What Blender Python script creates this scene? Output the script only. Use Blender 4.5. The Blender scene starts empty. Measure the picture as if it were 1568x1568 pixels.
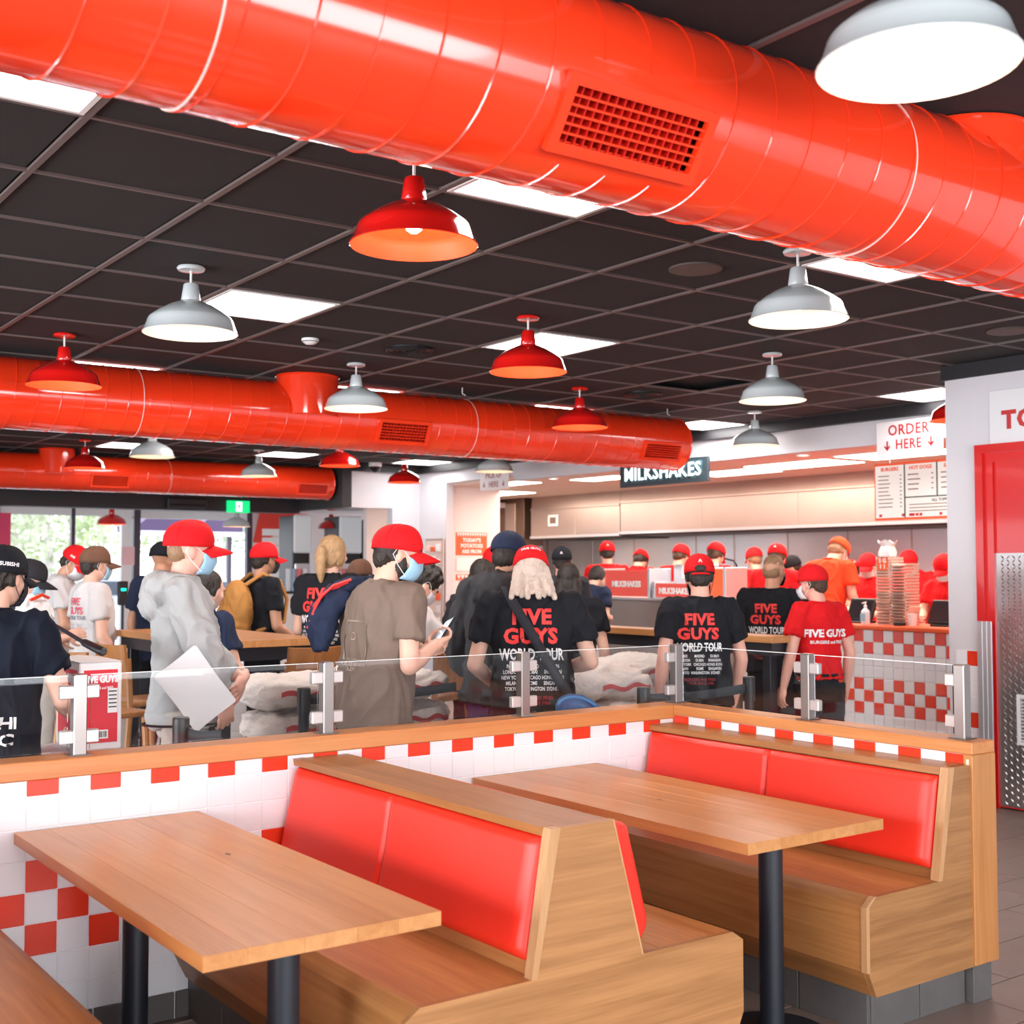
import bpy, bmesh, math, random
from mathutils import Vector, Matrix, Euler, noise
from mathutils.bvhtree import BVHTree
R_ = math.radians
PI = math.pi
rnd = random.Random(7)
SC = bpy.context.scene
COL = SC.collection

# ------------------------------------------------------------------ camera
FPX, YAW, PITCH, ROLL = 1904.85, 0.625618767, 0.0454815331, -0.00142375439
CAMZ = 1.65
fwd = Vector((math.sin(YAW)*math.cos(PITCH), math.cos(YAW)*math.cos(PITCH), math.sin(PITCH)))
rgt = Vector((math.cos(YAW), -math.sin(YAW), 0))
upv = rgt.cross(fwd)
rgt, upv = (math.cos(ROLL)*rgt+math.sin(ROLL)*upv, -math.sin(ROLL)*rgt+math.cos(ROLL)*upv)
cam_data = bpy.data.cameras.new('camera')
cam = bpy.data.objects.new('camera', cam_data)
COL.objects.link(cam)
m = Matrix.Identity(4)
for i in range(3):
    m[i][0] = rgt[i]; m[i][1] = upv[i]; m[i][2] = -fwd[i]
m.translation = Vector((0, 0, CAMZ))
cam.matrix_world = m
cam_data.sensor_width = 36
cam_data.lens = 36*FPX/1568
cam_data.clip_start = 0.05
cam_data.clip_end = 300
cam_data.dof.use_dof = True
cam_data.dof.focus_distance = 5.2
cam_data.dof.aperture_fstop = 4.0
SC.camera = cam

def at(u, v, x=None, y=None, z=None, d=None):
    """point of the room seen at a pixel, on the plane x=, y=, z= or at a depth d"""
    r = fwd+rgt*((u-784)/FPX)-upv*((v-784)/FPX)
    t = x/r.x if x is not None else y/r.y if y is not None else (z-CAMZ)/r.z if z is not None else d
    return Vector((0, 0, CAMZ))+r*t

# ------------------------------------------------------------------ world, exposure
SC.view_settings.view_transform = 'Standard'
SC.view_settings.look = 'None'
SC.view_settings.gamma = 1
SC.view_settings.use_curve_mapping = False
SC.view_settings.exposure = 0.5
W = bpy.data.worlds.new('world'); SC.world = W
W.use_nodes = True
nt = W.node_tree
bg = nt.nodes['Background']
tc = nt.nodes.new('ShaderNodeTexCoord'); sp = nt.nodes.new('ShaderNodeSeparateXYZ')
cr = nt.nodes.new('ShaderNodeValToRGB')
nt.links.new(tc.outputs['Generated'], sp.inputs[0]); nt.links.new(sp.outputs['Z'], cr.inputs[0])
cr.color_ramp.elements[0].position = 0.0; cr.color_ramp.elements[0].color = (.95, .96, 1, 1)
cr.color_ramp.elements[1].position = 0.5; cr.color_ramp.elements[1].color = (.72, .84, 1, 1)
nt.links.new(cr.outputs[0], bg.inputs[0])
bg.inputs[1].default_value = 2.6

def light(name, kind, loc, energy, color, size=None, size_y=None, rot=(0, 0, 0)):
    l = bpy.data.lights.new(name, kind); o = bpy.data.objects.new(name, l)
    l.energy = energy; l.color = color
    if kind == 'AREA':
        l.shape = 'RECTANGLE'; l.size = size; l.size_y = size_y or size
    elif size is not None and kind == 'POINT': l.shadow_soft_size = size
    elif kind == 'SUN': l.angle = size or .02
    o.location = loc; o.rotation_euler = rot; COL.objects.link(o)
    return o
light('sun', 'SUN', (0, 0, 30), 2.5, (1, .96, .9), .03, rot=(R_(-48), R_(20), 0))
# daylight through the shop windows behind the photographer
light('daylight_near_window', 'AREA', (1.5, -3.3, 1.7), 270, (.92, .96, 1), 7, 2.3, rot=(R_(90), 0, 0))
light('daylight_side_window', 'AREA', (-5.2, 4, 1.7), 640, (.92, .96, 1), 9, 2.3, rot=(R_(90), 0, R_(-90)))

# ------------------------------------------------------------------ materials
MATS = {}
def mat(name, col, rough=.5, metal=0, coat=0, emit=None, estr=0, bump=0, bscale=60, var=0, vscale=4, trans=0, sheen=0, spec=None):
    if name in MATS: return MATS[name]
    M = bpy.data.materials.new(name); M.use_nodes = True
    n = M.node_tree.nodes; L = M.node_tree.links; b = n['Principled BSDF']
    b.inputs['Base Color'].default_value = (*col, 1)
    b.inputs['Roughness'].default_value = rough; b.inputs['Metallic'].default_value = metal
    b.inputs['Coat Weight'].default_value = coat; b.inputs['Coat Roughness'].default_value = .06
    if spec is not None: b.inputs['Specular IOR Level'].default_value = spec
    if sheen: b.inputs['Sheen Weight'].default_value = sheen
    if trans: b.inputs['Transmission Weight'].default_value = trans
    if emit: b.inputs['Emission Color'].default_value = (*emit, 1); b.inputs['Emission Strength'].default_value = estr
    if bump or var:
        t = n.new('ShaderNodeTexCoord')
    if var:
        nz = n.new('ShaderNodeTexNoise'); nz.inputs['Scale'].default_value = vscale; nz.inputs['Detail'].default_value = 4
        L.new(t.outputs['Object'], nz.inputs['Vector'])
        mx = n.new('ShaderNodeMix'); mx.data_type = 'RGBA'
        mx.inputs[6].default_value = (*[max(0, c*(1-var)) for c in col], 1)
        mx.inputs[7].default_value = (*[min(1, c*(1+var)) for c in col], 1)
        L.new(nz.outputs[0], mx.inputs[0]); L.new(mx.outputs[2], b.inputs['Base Color'])
    if bump:
        nb = n.new('ShaderNodeTexNoise'); nb.inputs['Scale'].default_value = bscale; nb.inputs['Detail'].default_value = 3
        L.new(t.outputs['Object'], nb.inputs['Vector'])
        bp = n.new('ShaderNodeBump'); bp.inputs['Strength'].default_value = bump; bp.inputs['Distance'].default_value = .01
        L.new(nb.outputs[0], bp.inputs['Height']); L.new(bp.outputs[0], b.inputs['Normal'])
    MATS[name] = M
    return M

def wood(name, axis, c1=(.48, .20, .065), c2=(.66, .315, .115), rough=.38, fine=1.0):
    if name in MATS: return MATS[name]
    c1, c2 = [(c[0]*.86, c[1]*.80, c[2]*.70) for c in (c1, c2)]
    M = bpy.data.materials.new(name); M.use_nodes = True
    n = M.node_tree.nodes; L = M.node_tree.links; b = n['Principled BSDF']
    t = n.new('ShaderNodeTexCoord'); mp = n.new('ShaderNodeMapping')
    s = [16*fine]*3; s['xyz'.index(axis)] = 0.9
    mp.inputs['Scale'].default_value = s
    L.new(t.outputs['Object'], mp.inputs[0])
    nz = n.new('ShaderNodeTexNoise'); nz.inputs['Scale'].default_value = 1.0; nz.inputs['Detail'].default_value = 6; nz.inputs['Distortion'].default_value = 1.2
    L.new(mp.outputs[0], nz.inputs['Vector'])
    mp2 = n.new('ShaderNodeMapping'); s2 = [120*fine]*3; s2['xyz'.index(axis)] = 4
    mp2.inputs['Scale'].default_value = s2; L.new(t.outputs['Object'], mp2.inputs[0])
    n2 = n.new('ShaderNodeTexNoise'); n2.inputs['Scale'].default_value = 1; n2.inputs['Detail'].default_value = 3
    L.new(mp2.outputs[0], n2.inputs['Vector'])
    ad = n.new('ShaderNodeMath'); ad.operation = 'MULTIPLY_ADD'; ad.inputs[1].default_value = .45
    L.new(n2.outputs[0], ad.inputs[0]); L.new(nz.outputs[0], ad.inputs[2])
    r = n.new('ShaderNodeValToRGB'); r.color_ramp.elements[0].position = .50; r.color_ramp.elements[1].position = .92
    r.color_ramp.elements[0].color = (*c1, 1); r.color_ramp.elements[1].color = (*c2, 1)
    L.new(ad.outputs[0], r.inputs[0]); L.new(r.outputs[0], b.inputs['Base Color'])
    bp = n.new('ShaderNodeBump'); bp.inputs['Strength'].default_value = .12; bp.inputs['Distance'].default_value = .003
    L.new(n2.outputs[0], bp.inputs['Height']); L.new(bp.outputs[0], b.inputs['Normal'])
    b.inputs['Roughness'].default_value = rough
    MATS[name] = M
    return M

WX, WY, WZ = wood('oak_x', 'x'), wood('oak_y', 'y'), wood('oak_z', 'z')
WDX = wood('oak_dark_x', 'x', (.33, .14, .045), (.50, .225, .08)); WDY = wood('oak_dark_y', 'y', (.33, .14, .045), (.50, .225, .08))
RED = mat('red_tile', (.80, .045, .014), .22, coat=.2)
WHT = mat('white_tile', (.84, .84, .86), .22, coat=.2)
GROUT = mat('grout', (.86, .85, .84), .8)
DUCT = mat('red_enamel', (.90, .042, .009), .16, coat=1.0, var=.06, vscale=2)
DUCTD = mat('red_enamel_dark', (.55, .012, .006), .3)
LEATH = mat('red_vinyl', (.88, .030, .012), .40, bump=.05, bscale=300)
BLKM = mat('black_powder_metal', (.012, .015, .022), .42)
BLK = mat('black_plastic', (.012, .012, .014), .4)
STEEL = mat('brushed_steel', (.70, .71, .73), .30, metal=.7, bump=.06, bscale=90)
WALLW = mat('white_wall_paint', (.68, .66, .69), .55)
WALLP = mat('warm_white_wall_paint', (.84, .76, .73), .55)
CEILT = mat('black_ceiling_tile', (.016, .0125, .0135), .85, bump=.25, bscale=350, var=.12, vscale=30)
GRID = mat('ceiling_grid_metal', (.13, .10, .095), .45)
EMW = mat('light_diffuser', (.95, .95, .95), .5, emit=(1, .98, .96), estr=9)
EMWARM = mat('kitchen_light_diffuser', (.95, .9, .85), .5, emit=(1, .80, .66), estr=8)
STONE = mat('dark_grey_skirting_tile', (.11, .10, .095), .45, var=.2, vscale=12)

# ------------------------------------------------------------------ mesh helpers
class MB:
    def __init__(s): s.v = []; s.f = []; s.sm = []
    def add(s, v, f, smooth=False):
        o = len(s.v); s.v += [tuple(p) for p in v]; s.f += [tuple(i+o for i in q) for q in f]; s.sm += [smooth]*len(f); return s
    def box(s, a, b, M=None):
        x0, y0, z0 = a; x1, y1, z1 = b
        v = [Vector(p) for p in ((x0, y0, z0), (x1, y0, z0), (x1, y1, z0), (x0, y1, z0), (x0, y0, z1), (x1, y0, z1), (x1, y1, z1), (x0, y1, z1))]
        if M: v = [M @ p for p in v]
        return s.add(v, [(0, 3, 2, 1), (4, 5, 6, 7), (0, 1, 5, 4), (1, 2, 6, 5), (2, 3, 7, 6), (3, 0, 4, 7)])
    def bbox(s, a, b, c=.004, M=None):
        """box with chamfered edges"""
        x0, y0, z0 = a; x1, y1, z1 = b; c = min(c, (x1-x0)*.49, (y1-y0)*.49, (z1-z0)*.49)
        bm = bmesh.new(); bmesh.ops.create_cube(bm, size=1)
        for w in bm.verts: w.co = Vector((x0+(w.co.x+.5)*(x1-x0), y0+(w.co.y+.5)*(y1-y0), z0+(w.co.z+.5)*(z1-z0)))
        bmesh.ops.bevel(bm, geom=bm.edges[:], offset=c, segments=1, affect='EDGES')
        return s.bm(bm, M)
    def bm(s, bm, M=None, smooth=False):
        bm.verts.index_update()
        v = [(M @ w.co if M else w.co.copy()) for w in bm.verts]
        s.add(v, [[w.index for w in f.verts] for f in bm.faces], smooth); bm.free(); return s
    def prism(s, poly, axis, a, b):
        """closed polygon extruded along an axis; poly is in the other two axes"""
        def P(p, t):
            return {'x': (t, p[0], p[1]), 'y': (p[0], t, p[1]), 'z': (p[0], p[1], t)}[axis]
        n = len(poly); v = [P(p, a) for p in poly]+[P(p, b) for p in poly]
        return s.add(v, [tuple(range(n))[::-1], tuple(range(n, 2*n))]+[(i, (i+1) % n, n+(i+1) % n, n+i) for i in range(n)])
    def tube(s, pts, r, seg=10, caps=True, smooth=True):
        pts = [Vector(p) for p in pts]; n = len(pts); rs = r if isinstance(r, (list, tuple)) else [r]*n
        base = len(s.v); prev = None; V = []
        for i, p in enumerate(pts):
            t = (pts[min(i+1, n-1)]-pts[max(i-1, 0)]).normalized()
            if prev is None:
                a = t.orthogonal().normalized()
            else:
                a = (prev-t*prev.dot(t)); a = a.normalized() if a.length > 1e-6 else t.orthogonal().normalized()
            prev = a; b = t.cross(a)
            V += [p+(a*math.cos(2*PI*k/seg)+b*math.sin(2*PI*k/seg))*rs[i] for k in range(seg)]
        F = [(i*seg+k, i*seg+(k+1) % seg, (i+1)*seg+(k+1) % seg, (i+1)*seg+k) for i in range(n-1) for k in range(seg)]
        s.add(V, F, smooth)
        if caps:
            s.add([V[k] for k in range(seg)], [tuple(range(seg))[::-1]]); s.add([V[(n-1)*seg+k] for k in range(seg)], [tuple(range(seg))])
        return s
    def lathe(s, prof, c=(0, 0, 0), seg=24, smooth=True, M=None, close=False):
        """profile of (radius, z)"""
        V = []; n = len(prof); c = Vector(c)
        for r, z in prof:
            for k in range(seg):
                p = Vector((r*math.cos(2*PI*k/seg), r*math.sin(2*PI*k/seg), z))+c
                V.append(M @ p if M else p)
        F = [(i*seg+k, i*seg+(k+1) % seg, (i+1)*seg+(k+1) % seg, (i+1)*seg+k) for i in range(n-1) for k in range(seg)]
        if close:
            F.append(tuple(range(seg))[::-1]); F.append(tuple(range((n-1)*seg, n*seg)))
        return s.add(V, F, smooth)
    def ell(s, c, r, M=None, seg=14, ring=9):
        c = Vector(c); V = []
        for i in range(ring+1):
            th = PI*i/ring
            for k in range(seg):
                ph = 2*PI*k/seg
                p = c+Vector((r[0]*math.sin(th)*math.cos(ph), r[1]*math.sin(th)*math.sin(ph), -r[2]*math.cos(th)))
                V.append(M @ p if M else p)
        F = [(i*seg+k, i*seg+(k+1) % seg, (i+1)*seg+(k+1) % seg, (i+1)*seg+k) for i in range(ring) for k in range(seg)]
        return s.add(V, F, True)
    def mesh(s, name):
        me = bpy.data.meshes.new(name); me.from_pydata(s.v, [], s.f); me.update()
        bm = bmesh.new(); bm.from_mesh(me)
        bmesh.ops.remove_doubles(bm, verts=bm.verts, dist=1e-5)
        bmesh.ops.recalc_face_normals(bm, faces=bm.faces)
        bm.to_mesh(me); bm.free()
        if any(s.sm):
            me.polygons.foreach_set('use_smooth', [True]*len(me.polygons))
            me.set_sharp_from_angle(angle=R_(38))
        return me
    def build(s, name, material, parent=None, loc=None):
        me = s.mesh(name); me.materials.append(material)
        o = bpy.data.objects.new(name, me); COL.objects.link(o)
        if parent: o.parent = parent
        if loc: o.location = loc
        return o

def tag(o, label=None, cat=None, group=None, kind=None):
    if label: o['label'] = label
    if cat: o['category'] = cat
    if group: o['group'] = group
    if kind: o['kind'] = kind
    return o
def thing(name, label, cat, loc=(0, 0, 0), rz=0, group=None):
    o = bpy.data.objects.new(name, None); COL.objects.link(o); o.empty_display_size = .1
    o.location = loc; o.rotation_euler = (0, 0, rz)
    return tag(o, label, cat, group)
def kids(o): return [c for c in bpy.data.objects if c.parent == o]
def copy_tree(o, parent=None):
    c = o.copy(); COL.objects.link(c)
    if parent: c.parent = parent
    for ch in kids(o): copy_tree(ch, c)
    return c
def share(me, name, material, parent, loc, rot=None):
    """another object using a mesh that exists already"""
    o = bpy.data.objects.new(name, me); COL.objects.link(o); o.parent = parent; o.location = loc
    if rot: o.rotation_euler = rot
    if material:
        o.material_slots[0].link = 'OBJECT'; o.material_slots[0].material = material
    return o
def struct(name, mb, material, label=None):
    o = mb.build(name, material); tag(o, label, kind='structure'); return o

def text_mesh(body, size, offset=.02, align='CENTER', spacing=1.0, line=1.0, shear=0, sx=1.0, extrude=0):
    cu = bpy.data.curves.new('text', 'FONT'); cu.body = body; cu.size = size; cu.offset = offset*size
    cu.align_x = align; cu.align_y = 'CENTER'; cu.space_character = spacing; cu.space_line = line; cu.shear = shear
    cu.resolution_u = 2; cu.extrude = extrude
    ob = bpy.data.objects.new('text', cu); COL.objects.link(ob)
    dg = bpy.context.evaluated_depsgraph_get(); dg.update()
    me = bpy.data.meshes.new_from_object(ob.evaluated_get(dg))
    bpy.data.objects.remove(ob); bpy.data.curves.remove(cu)
    for v in me.vertices: v.co.x *= sx
    return me
def letters(name, body, size, material, parent, loc, rot, **k):
    """flat lettering standing a hair off a surface; rot is an Euler that turns the xy plane onto it"""
    k.setdefault('extrude', .0012)
    me = text_mesh(body, size, **k); me.materials.clear(); me.materials.append(material); me.name = name
    o = bpy.data.objects.new(name, me); COL.objects.link(o); o.location = loc; o.rotation_euler = rot
    if parent: o.parent = parent
    return o
FACE_NX = (R_(90), 0, R_(-90))   # text facing -x
FACE_NY = (R_(90), 0, 0)         # text facing -y
# ================================================================== THE ROOM
H = 3.105
GX0, GY0, GA, GB = 1.2001, 3.9938, .67366, .67697
XK = 9.35        # plane of the kitchen front
# floor: grout bed with separate tiles where they show
floor = struct('floor', MB().box((-6, -4, -.12), (16, 22.5, -.006)), mat('floor_grout', (.44, .38, .35), .8))
ft = mat('brown_grey_floor_tile', (.24, .175, .145), .38, var=.18, vscale=6)
ftm = MB().bbox((-.2965, -.1465, -.01), (.2965, .1465, 0), .002).mesh('floor_tile'); ftm.materials.append(ft)
nt_ = 0
for i in range(22):
    for j in range(22):
        x = 2.2+.6*i+(.3 if j % 2 else 0); y = 1.0+.3*j*1.0
        if 4.5 < x < 8.6 and 0 < y < 9 and (x-4.4)*1.0 > (2.0-y)*.0 and y < 7.8 and nt_ < 200:
            share(ftm, 'floor_tile', None, floor, (x, y, 0)); nt_ += 1
        elif x < 4.5 and x > 1.6 and y < 4.4 and nt_ < 290:
            share(ftm, 'floor_tile', None, floor, (x, y, 0)); nt_ += 1
mb = MB()
for i in range(-13, 24):
    for j in range(-17, 72):
        x = 2.2+.6*i+(.3 if j % 2 else 0); y = 1.0+.3*j
        if -5.6 < x < 15.6 and not (1.6 < x < 8.6 and .9 < y < 7.8): mb.box((x-.2965, y-.1465, -.01), (x+.2965, y+.1465, 0))
o = mb.build('floor_tile', ft, floor); tag(o, 'brown grey floor tiles beyond those near the camera', kind='stuff')

# ceiling: deck, hanging grid bars, separate tiles
ceil = struct('ceiling', MB().box((-6, -4, H+.06), (9.6, 16.55, H+.2)), mat('ceiling_void', (.01, .01, .01), .9))
tile_me = MB().box((-.315, -.317, .004), (.315, .317, .02)).mesh('ceiling_tile'); tile_me.materials.append(CEILT)
lights = {(-1, -1), (2, -1), (5, -1), (2, 3), (5, 3), (11, 3), (2, 7), (5, 7), (8, 7), (11, 7), (5, 11), (8, 11), (5, 15), (8, 15), (11, 15)}
hole = (8, 4)
cnt = 0; mb = MB()
imax = 12
cells = [(i, j) for i in range(-11, imax) for j in range(-12, 18)]
cells.sort(key=lambda c: (GX0+GA*(c[0]+.5))**2+(GY0+GB*(c[1]+.5))**2)
for i, j in cells:
    if (i, j) in lights or (i, j) == hole: continue
    cx, cy = GX0+GA*(i+.5), GY0+GB*(j+.5)
    dd = math.degrees(math.atan2(cx, cy))-35.85
    if abs(dd) < 25 and cnt < 285 and cy > 1:
        share(tile_me, 'ceiling_tile', None, ceil, (cx, cy, H)); cnt += 1
    else: mb.box((cx-.315, cy-.317, H+.004), (cx+.315, cy+.317, H+.02))
o = mb.build('ceiling_tile', CEILT, ceil); tag(o, kind='stuff')
for i in range(-11, imax+1):
    x = GX0+GA*i
    MB().box((x-.012, -3.9, H-.004), (x+.012, 16.4, H+.01)).build('grid_bar', GRID, ceil)
for j in range(-11, 19):
    y = GY0+GB*j
    MB().box((-5.9, y-.009, H-.003), (XK, y+.009, H+.01)).build('grid_bar', GRID, ceil)
# ceiling strip past the last full tile
MB().box((GX0+GA*12, -4, H+.004), (XK+.1, 16.5, H+.02)).build('edge_panel', CEILT, ceil)

# recessed panels of light
where = {(-1, -1): 'at the left edge of the picture beside the big red duct', (2, -1): 'just behind the big red duct, left of its grille side', (5, -1): 'half hidden under the big red duct at the right',
 (2, 3): 'beside the nearest white pendant lamp', (5, 3): 'behind the middle red pendant lamp', (11, 3): 'next to the white wall above the order sign', (2, 7): 'low left, above the middle duct',
 (5, 7): 'behind the white pendant over the middle duct', (8, 7): 'behind the red pendant at the middle duct end', (11, 7): 'at the kitchen end beyond the middle duct', (5, 15): 'far left between the middle and far ducts', (5, 11): 'hidden behind the left part of the middle duct', (8, 11): 'hidden behind the middle duct near its first joint',
 (8, 15): 'far back above the far duct end', (11, 15): 'far back above the corner red pendant'}
for (i, j) in sorted(lights):
    if (i, j) == (8, -1): pass
    cx, cy = GX0+GA*(i+.5), GY0+GB*(j+.5)
    lab = 'white ceiling light panel '+where.get((i, j), '')
    grp = None
    if (i, j) not in where: lab = 'square white ceiling light panel hidden behind a red duct or beyond the frame'; grp = 'hidden ceiling light panels'
    t = thing('ceiling_light', lab, 'light', (cx, cy, H), 0, grp or 'ceiling light panels')
    f = MB()
    for a, b in (((-.32, -.32), (.32, -.30)), ((-.32, .30), (.32, .32)), ((-.32, -.30), (-.30, .30)), ((.30, -.30), (.32, .30))):
        f.box((a[0], a[1], -.006), (b[0], b[1], .03))
    f.build('frame', mat('white_metal', (.8, .8, .8), .4), t)
    MB().box((-.30, -.30, .002), (.30, .30, .012)).build('diffuser', EMW, t)

# near and side walls with shop windows (behind the photographer)
fr = mat('dark_window_frame', (.03, .03, .045), .4)
def window_wall(nm, wn, axis, c, a, b, n, z0=.5, z1=2.55):
    mb = MB()
    def bx(p, q, z_0, z_1, t=.1):
        if axis == 'y': mb.box((p, c-t, z_0), (q, c, z_1))
        else: mb.box((c-t, p, z_0), (c, q, z_1))
    bx(a, b, 0, z0); bx(a, b, z1, H+.05)
    struct(nm, mb, WALLW)
    for k in range(n+1):
        p = a+(b-a)*k/n; mb = MB()
        if axis == 'y': mb.box((p-.04, c-.09, z0), (p+.04, c-.01, z1))
        else: mb.box((c-.09, p-.04, z0), (c-.01, p+.04, z1))
        struct('window_%d' % (wn+k), mb, fr)
window_wall('wall_near', 20, 'y', -3.9, -6, 9.4, 5)
window_wall('wall_left', 30, 'x', -5.9, -4, 16.5, 6)

# beam across the far end and its return
beam = mat('black_beam_paint', (.014, .013, .016), .5)
struct('trim_1', MB().box((-5.9, 16.5, 2.46), (8.1, 16.8, H+.05)), beam)
struct('trim_2', MB().box((8.1, 15.2, 2.5), (8.25, 16.8, H+.05)), mat('charcoal_bulkhead', (.035, .032, .034), .6))
struct('trim_3', MB().box((8.25, 15.1, 3.0), (9.5, 15.2, H)), beam)
struct('trim_4', MB().box((XK-.08, 5.4, 3.0), (XK, 15.1, H)), beam)
# air curtain on the beam
t = thing('air_curtain_heater', 'flat black heater box on the black beam left of the green exit sign', 'heater', (0, 0, 0))
p = at(287, 771, y=16.4)
MB().bbox((p.x-.28, 16.38, p.z-.06), (p.x+.28, 16.5, p.z+.07), .01).build('casing', BLK, t)
MB().box((p.x-.25, 16.375, p.z-.03), (p.x+.25, 16.38, p.z-.01)).build('slot', mat('dark_slot', (.002, .002, .002), .9), t)
t.location = (0, 0, 0)
# exit sign
p = at(365, 776, y=16.46)
t = thing('exit_sign', 'green running man exit sign hanging under the black beam', 'sign', (p.x, 16.467, p.z))
MB().bbox((-.165, -.03, -.085), (.165, .03, .085), .006).build('housing', mat('exit_green', (.0, .42, .13), .4, emit=(0, .8, .25), estr=.7), t)
wm = mat('exit_white', (.9, 1, .95), .4, emit=(.9, 1, .95), estr=1.2)
pic = MB()
pic.box((-.045, -.034, -.065), (.045, -.031, .065)); pic.build('pictogram_field', wm, t)
man = MB(); G = mat('exit_dark_green', (0, .25, .08), .5)
man.ell((.012, -.037, .04), (.012, .003, .012))
man.tube([(.008, -.037, .024), (-.004, -.037, -.01)], .009, 6); man.tube([(-.004, -.037, -.01), (.02, -.037, -.028), (.012, -.037, -.052)], .005, 6)
man.tube([(-.004, -.037, -.01), (-.018, -.037, -.035), (-.036, -.037, -.04)], .005, 6); man.tube([(.006, -.037, .02), (.028, -.037, .004)], .004, 6); man.tube([(.006, -.037, .02), (-.016, -.037, .012), (-.022, -.037, -.004)], .004, 6)
man.build('running_figure', G, t)

# far white wall with an opening
mb = MB()
mb.box((8.25, 15.2, 2.5), (8.9, 15.35, 3.0)); mb.box((8.9, 15.2, 0), (9.5, 15.35, 3.0))
struct('wall_far', mb, WALLW)
# kitchen front plane: white header, opening below, pier at the left
mb = MB()
mb.box((XK, 14.5, 0), (XK+.12, 15.3, 3.0)); mb.box((XK, 5.3, 2.78), (XK+.12, 12.9, 3.0)); mb.box((XK, 12.9, 2.84), (XK+.12, 14.5, 3.0))
struct('wall_kitchen_front', mb, WALLW)
struct('wall_kitchen_left', MB().box((XK+.12, 14.6, 0), (10.33, 14.75, 3.0)), WALLP)
struct('wall_kitchen_far', MB().box((9.6, 17.2, 0), (13.3, 17.3, 3.0)), WALLP)
struct('wall_kitchen_back', MB().box((13.2, 5.3, 0), (13.35, 17.3, 3.0)), WALLP)
struct('wall_kitchen_right', MB().box((7.95, 5.3, 0), (13.3, 5.42, 3.0)), WALLW)
struct('trim_5', MB().box((XK+.12, 5.4, 2.80), (13.2, 17.2, 2.86)), mat('kitchen_ceiling_paint', (.80, .60, .50), .6))

# toilet wall
XT = 7.78
mb = MB()
mb.box((XT, 5.16, 0), (XT+.15, 5.42, 3.0)); mb.box((XT+.001, 3.9, 2.5), (XT+.15, 5.17, 3.0)); mb.box((XT+.12, 3.9, 0), (XT+.15, 5.17, 2.5)); mb.box((XT, -3.9, 0), (XT+.15, 3.9, 3.0))
struct('wall_right', mb, WALLW)
struct('trim_6', MB().box((XT-.02, -3.9, 3.0), (XT+.02, 5.44, H)), beam)
t = tag(MB().build('corner_wrap', WHT) if False else thing('tile_border', 'vertical strip of white and red tiles beside the metal door frame', 'tile strip', (XT, 5.2, 0)))
k = 0
z = 1.064
sm = MB().bbox((-.012, -.044, -.052), (0, .044, .052), .002).mesh('tile'); sm.materials.append(WHT)
for k in range(-10, 1):
    zz = 1.015+k*.108
    for c in range(2):
        red = (k % 4 == 0 and c == 1) or False
        oo = share(sm, 'tile', RED if red else WHT, t, (0, .025+.09*(1-c) - .0, zz))
MB().box((-.004, -.028, 0), (0, .165, 1.07)).build('grout', GROUT, t)
# door frame, door, guard
RP = mat('red_gloss_paint', (.66, .012, .012), .22, coat=.6)
t = thing('toilet_door', 'red toilet door with a diamond plate steel lower half and red frame', 'door', (XT, 4.5, 0)); t['kind'] = 'structure'
y1 = 5.162; y0 = 3.95; zt = 2.51
mb = MB()
for a, b, th in ((0, .06, .045), (.06, .125, .02)):
    mb.box((-th, y1-b-4.5, 0), (0, y1-a-4.5, zt-b)); mb.box((-th, y0+a-4.5, 0), (0, y0+b-4.5, zt-b)); mb.box((-th, y0+a-4.5, zt-b), (0, y1-a-4.5, zt-a))
mb.build('door_frame', RP, t)
MB().box((.0, y0+.12-4.5, .01), (.04, y1-.12-4.5, zt-.12)).build('door_leaf', RP, t)
mb = MB()
for q in range(3):
    mb.box((-.052+.0, y1-.02-.035*q-4.5-.02, 0), (-.045+.007*0, y1-.02-.035*q-4.5, 1.28))
mb.box((-.048, y1-.115-4.5, 0), (-.0451, y1-4.5, 1.28))
mb.build('steel_corner_guard', STEEL, t)
DP = mat('diamond_plate_steel', (.56, .55, .55), .24, metal=.95)
mb = MB(); mb.box((-.006, y0+.12-4.5, .02), (0, y1-.125-4.5, 1.752))
# raised bars of the tread plate, alternating diagonals
nb = 0
for a in range(0, 26):
    for b in range(0, 68):
        yy = y0+.13+a*.043; zz = .04+b*.0255
        if yy > y1-.14 or zz > 1.74: continue
        ang = R_(45) if (a+b) % 2 else R_(-45)
        M = Matrix.Translation((-.006, yy-4.5, zz)) @ Matrix.Rotation(ang, 4, 'X')
        L = .021; w = .0055
        mb.add([M @ Vector(p) for p in ((0, -L, 0), (0, 0, -w), (0, L, 0), (0, 0, w), (-.0045, -L*.55, 0), (-.0045, L*.55, 0))],
               [(0, 1, 4), (1, 5, 4), (1, 2, 5), (2, 3, 5), (3, 4, 5), (3, 0, 4)])
o = mb.build('tread_plate', DP, t); tag(o, 'diamond plate steel kick panel')
p = at(1562, 1130, x=XT)
mb = MB()
yc = p.y; 
vent = thing('door_vent', 'white slatted vent set in the diamond plate door', 'vent', (XT-.006, yc-.16, .62))
mb.box((-.012, -.17, -.17), (0, -.15, .17)); mb.box((-.012, .15, -.17), (0, .17, .17)); mb.box((-.012, -.15, -.17), (0, .15, -.15)); mb.box((-.012, -.15, .15), (0, .15, .17))
VW = mat('white_plastic', (.8, .8, .8), .4)
mb.build('frame', VW, vent)
for k in range(13):
    M = Matrix.Translation((-.004, 0, -.14+k*.0235)) @ Matrix.Rotation(R_(35), 4, 'Y')
    MB().box((-.009, -.15, -.0015), (.009, .15, .0015), M).build('slat', VW, vent)
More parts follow.
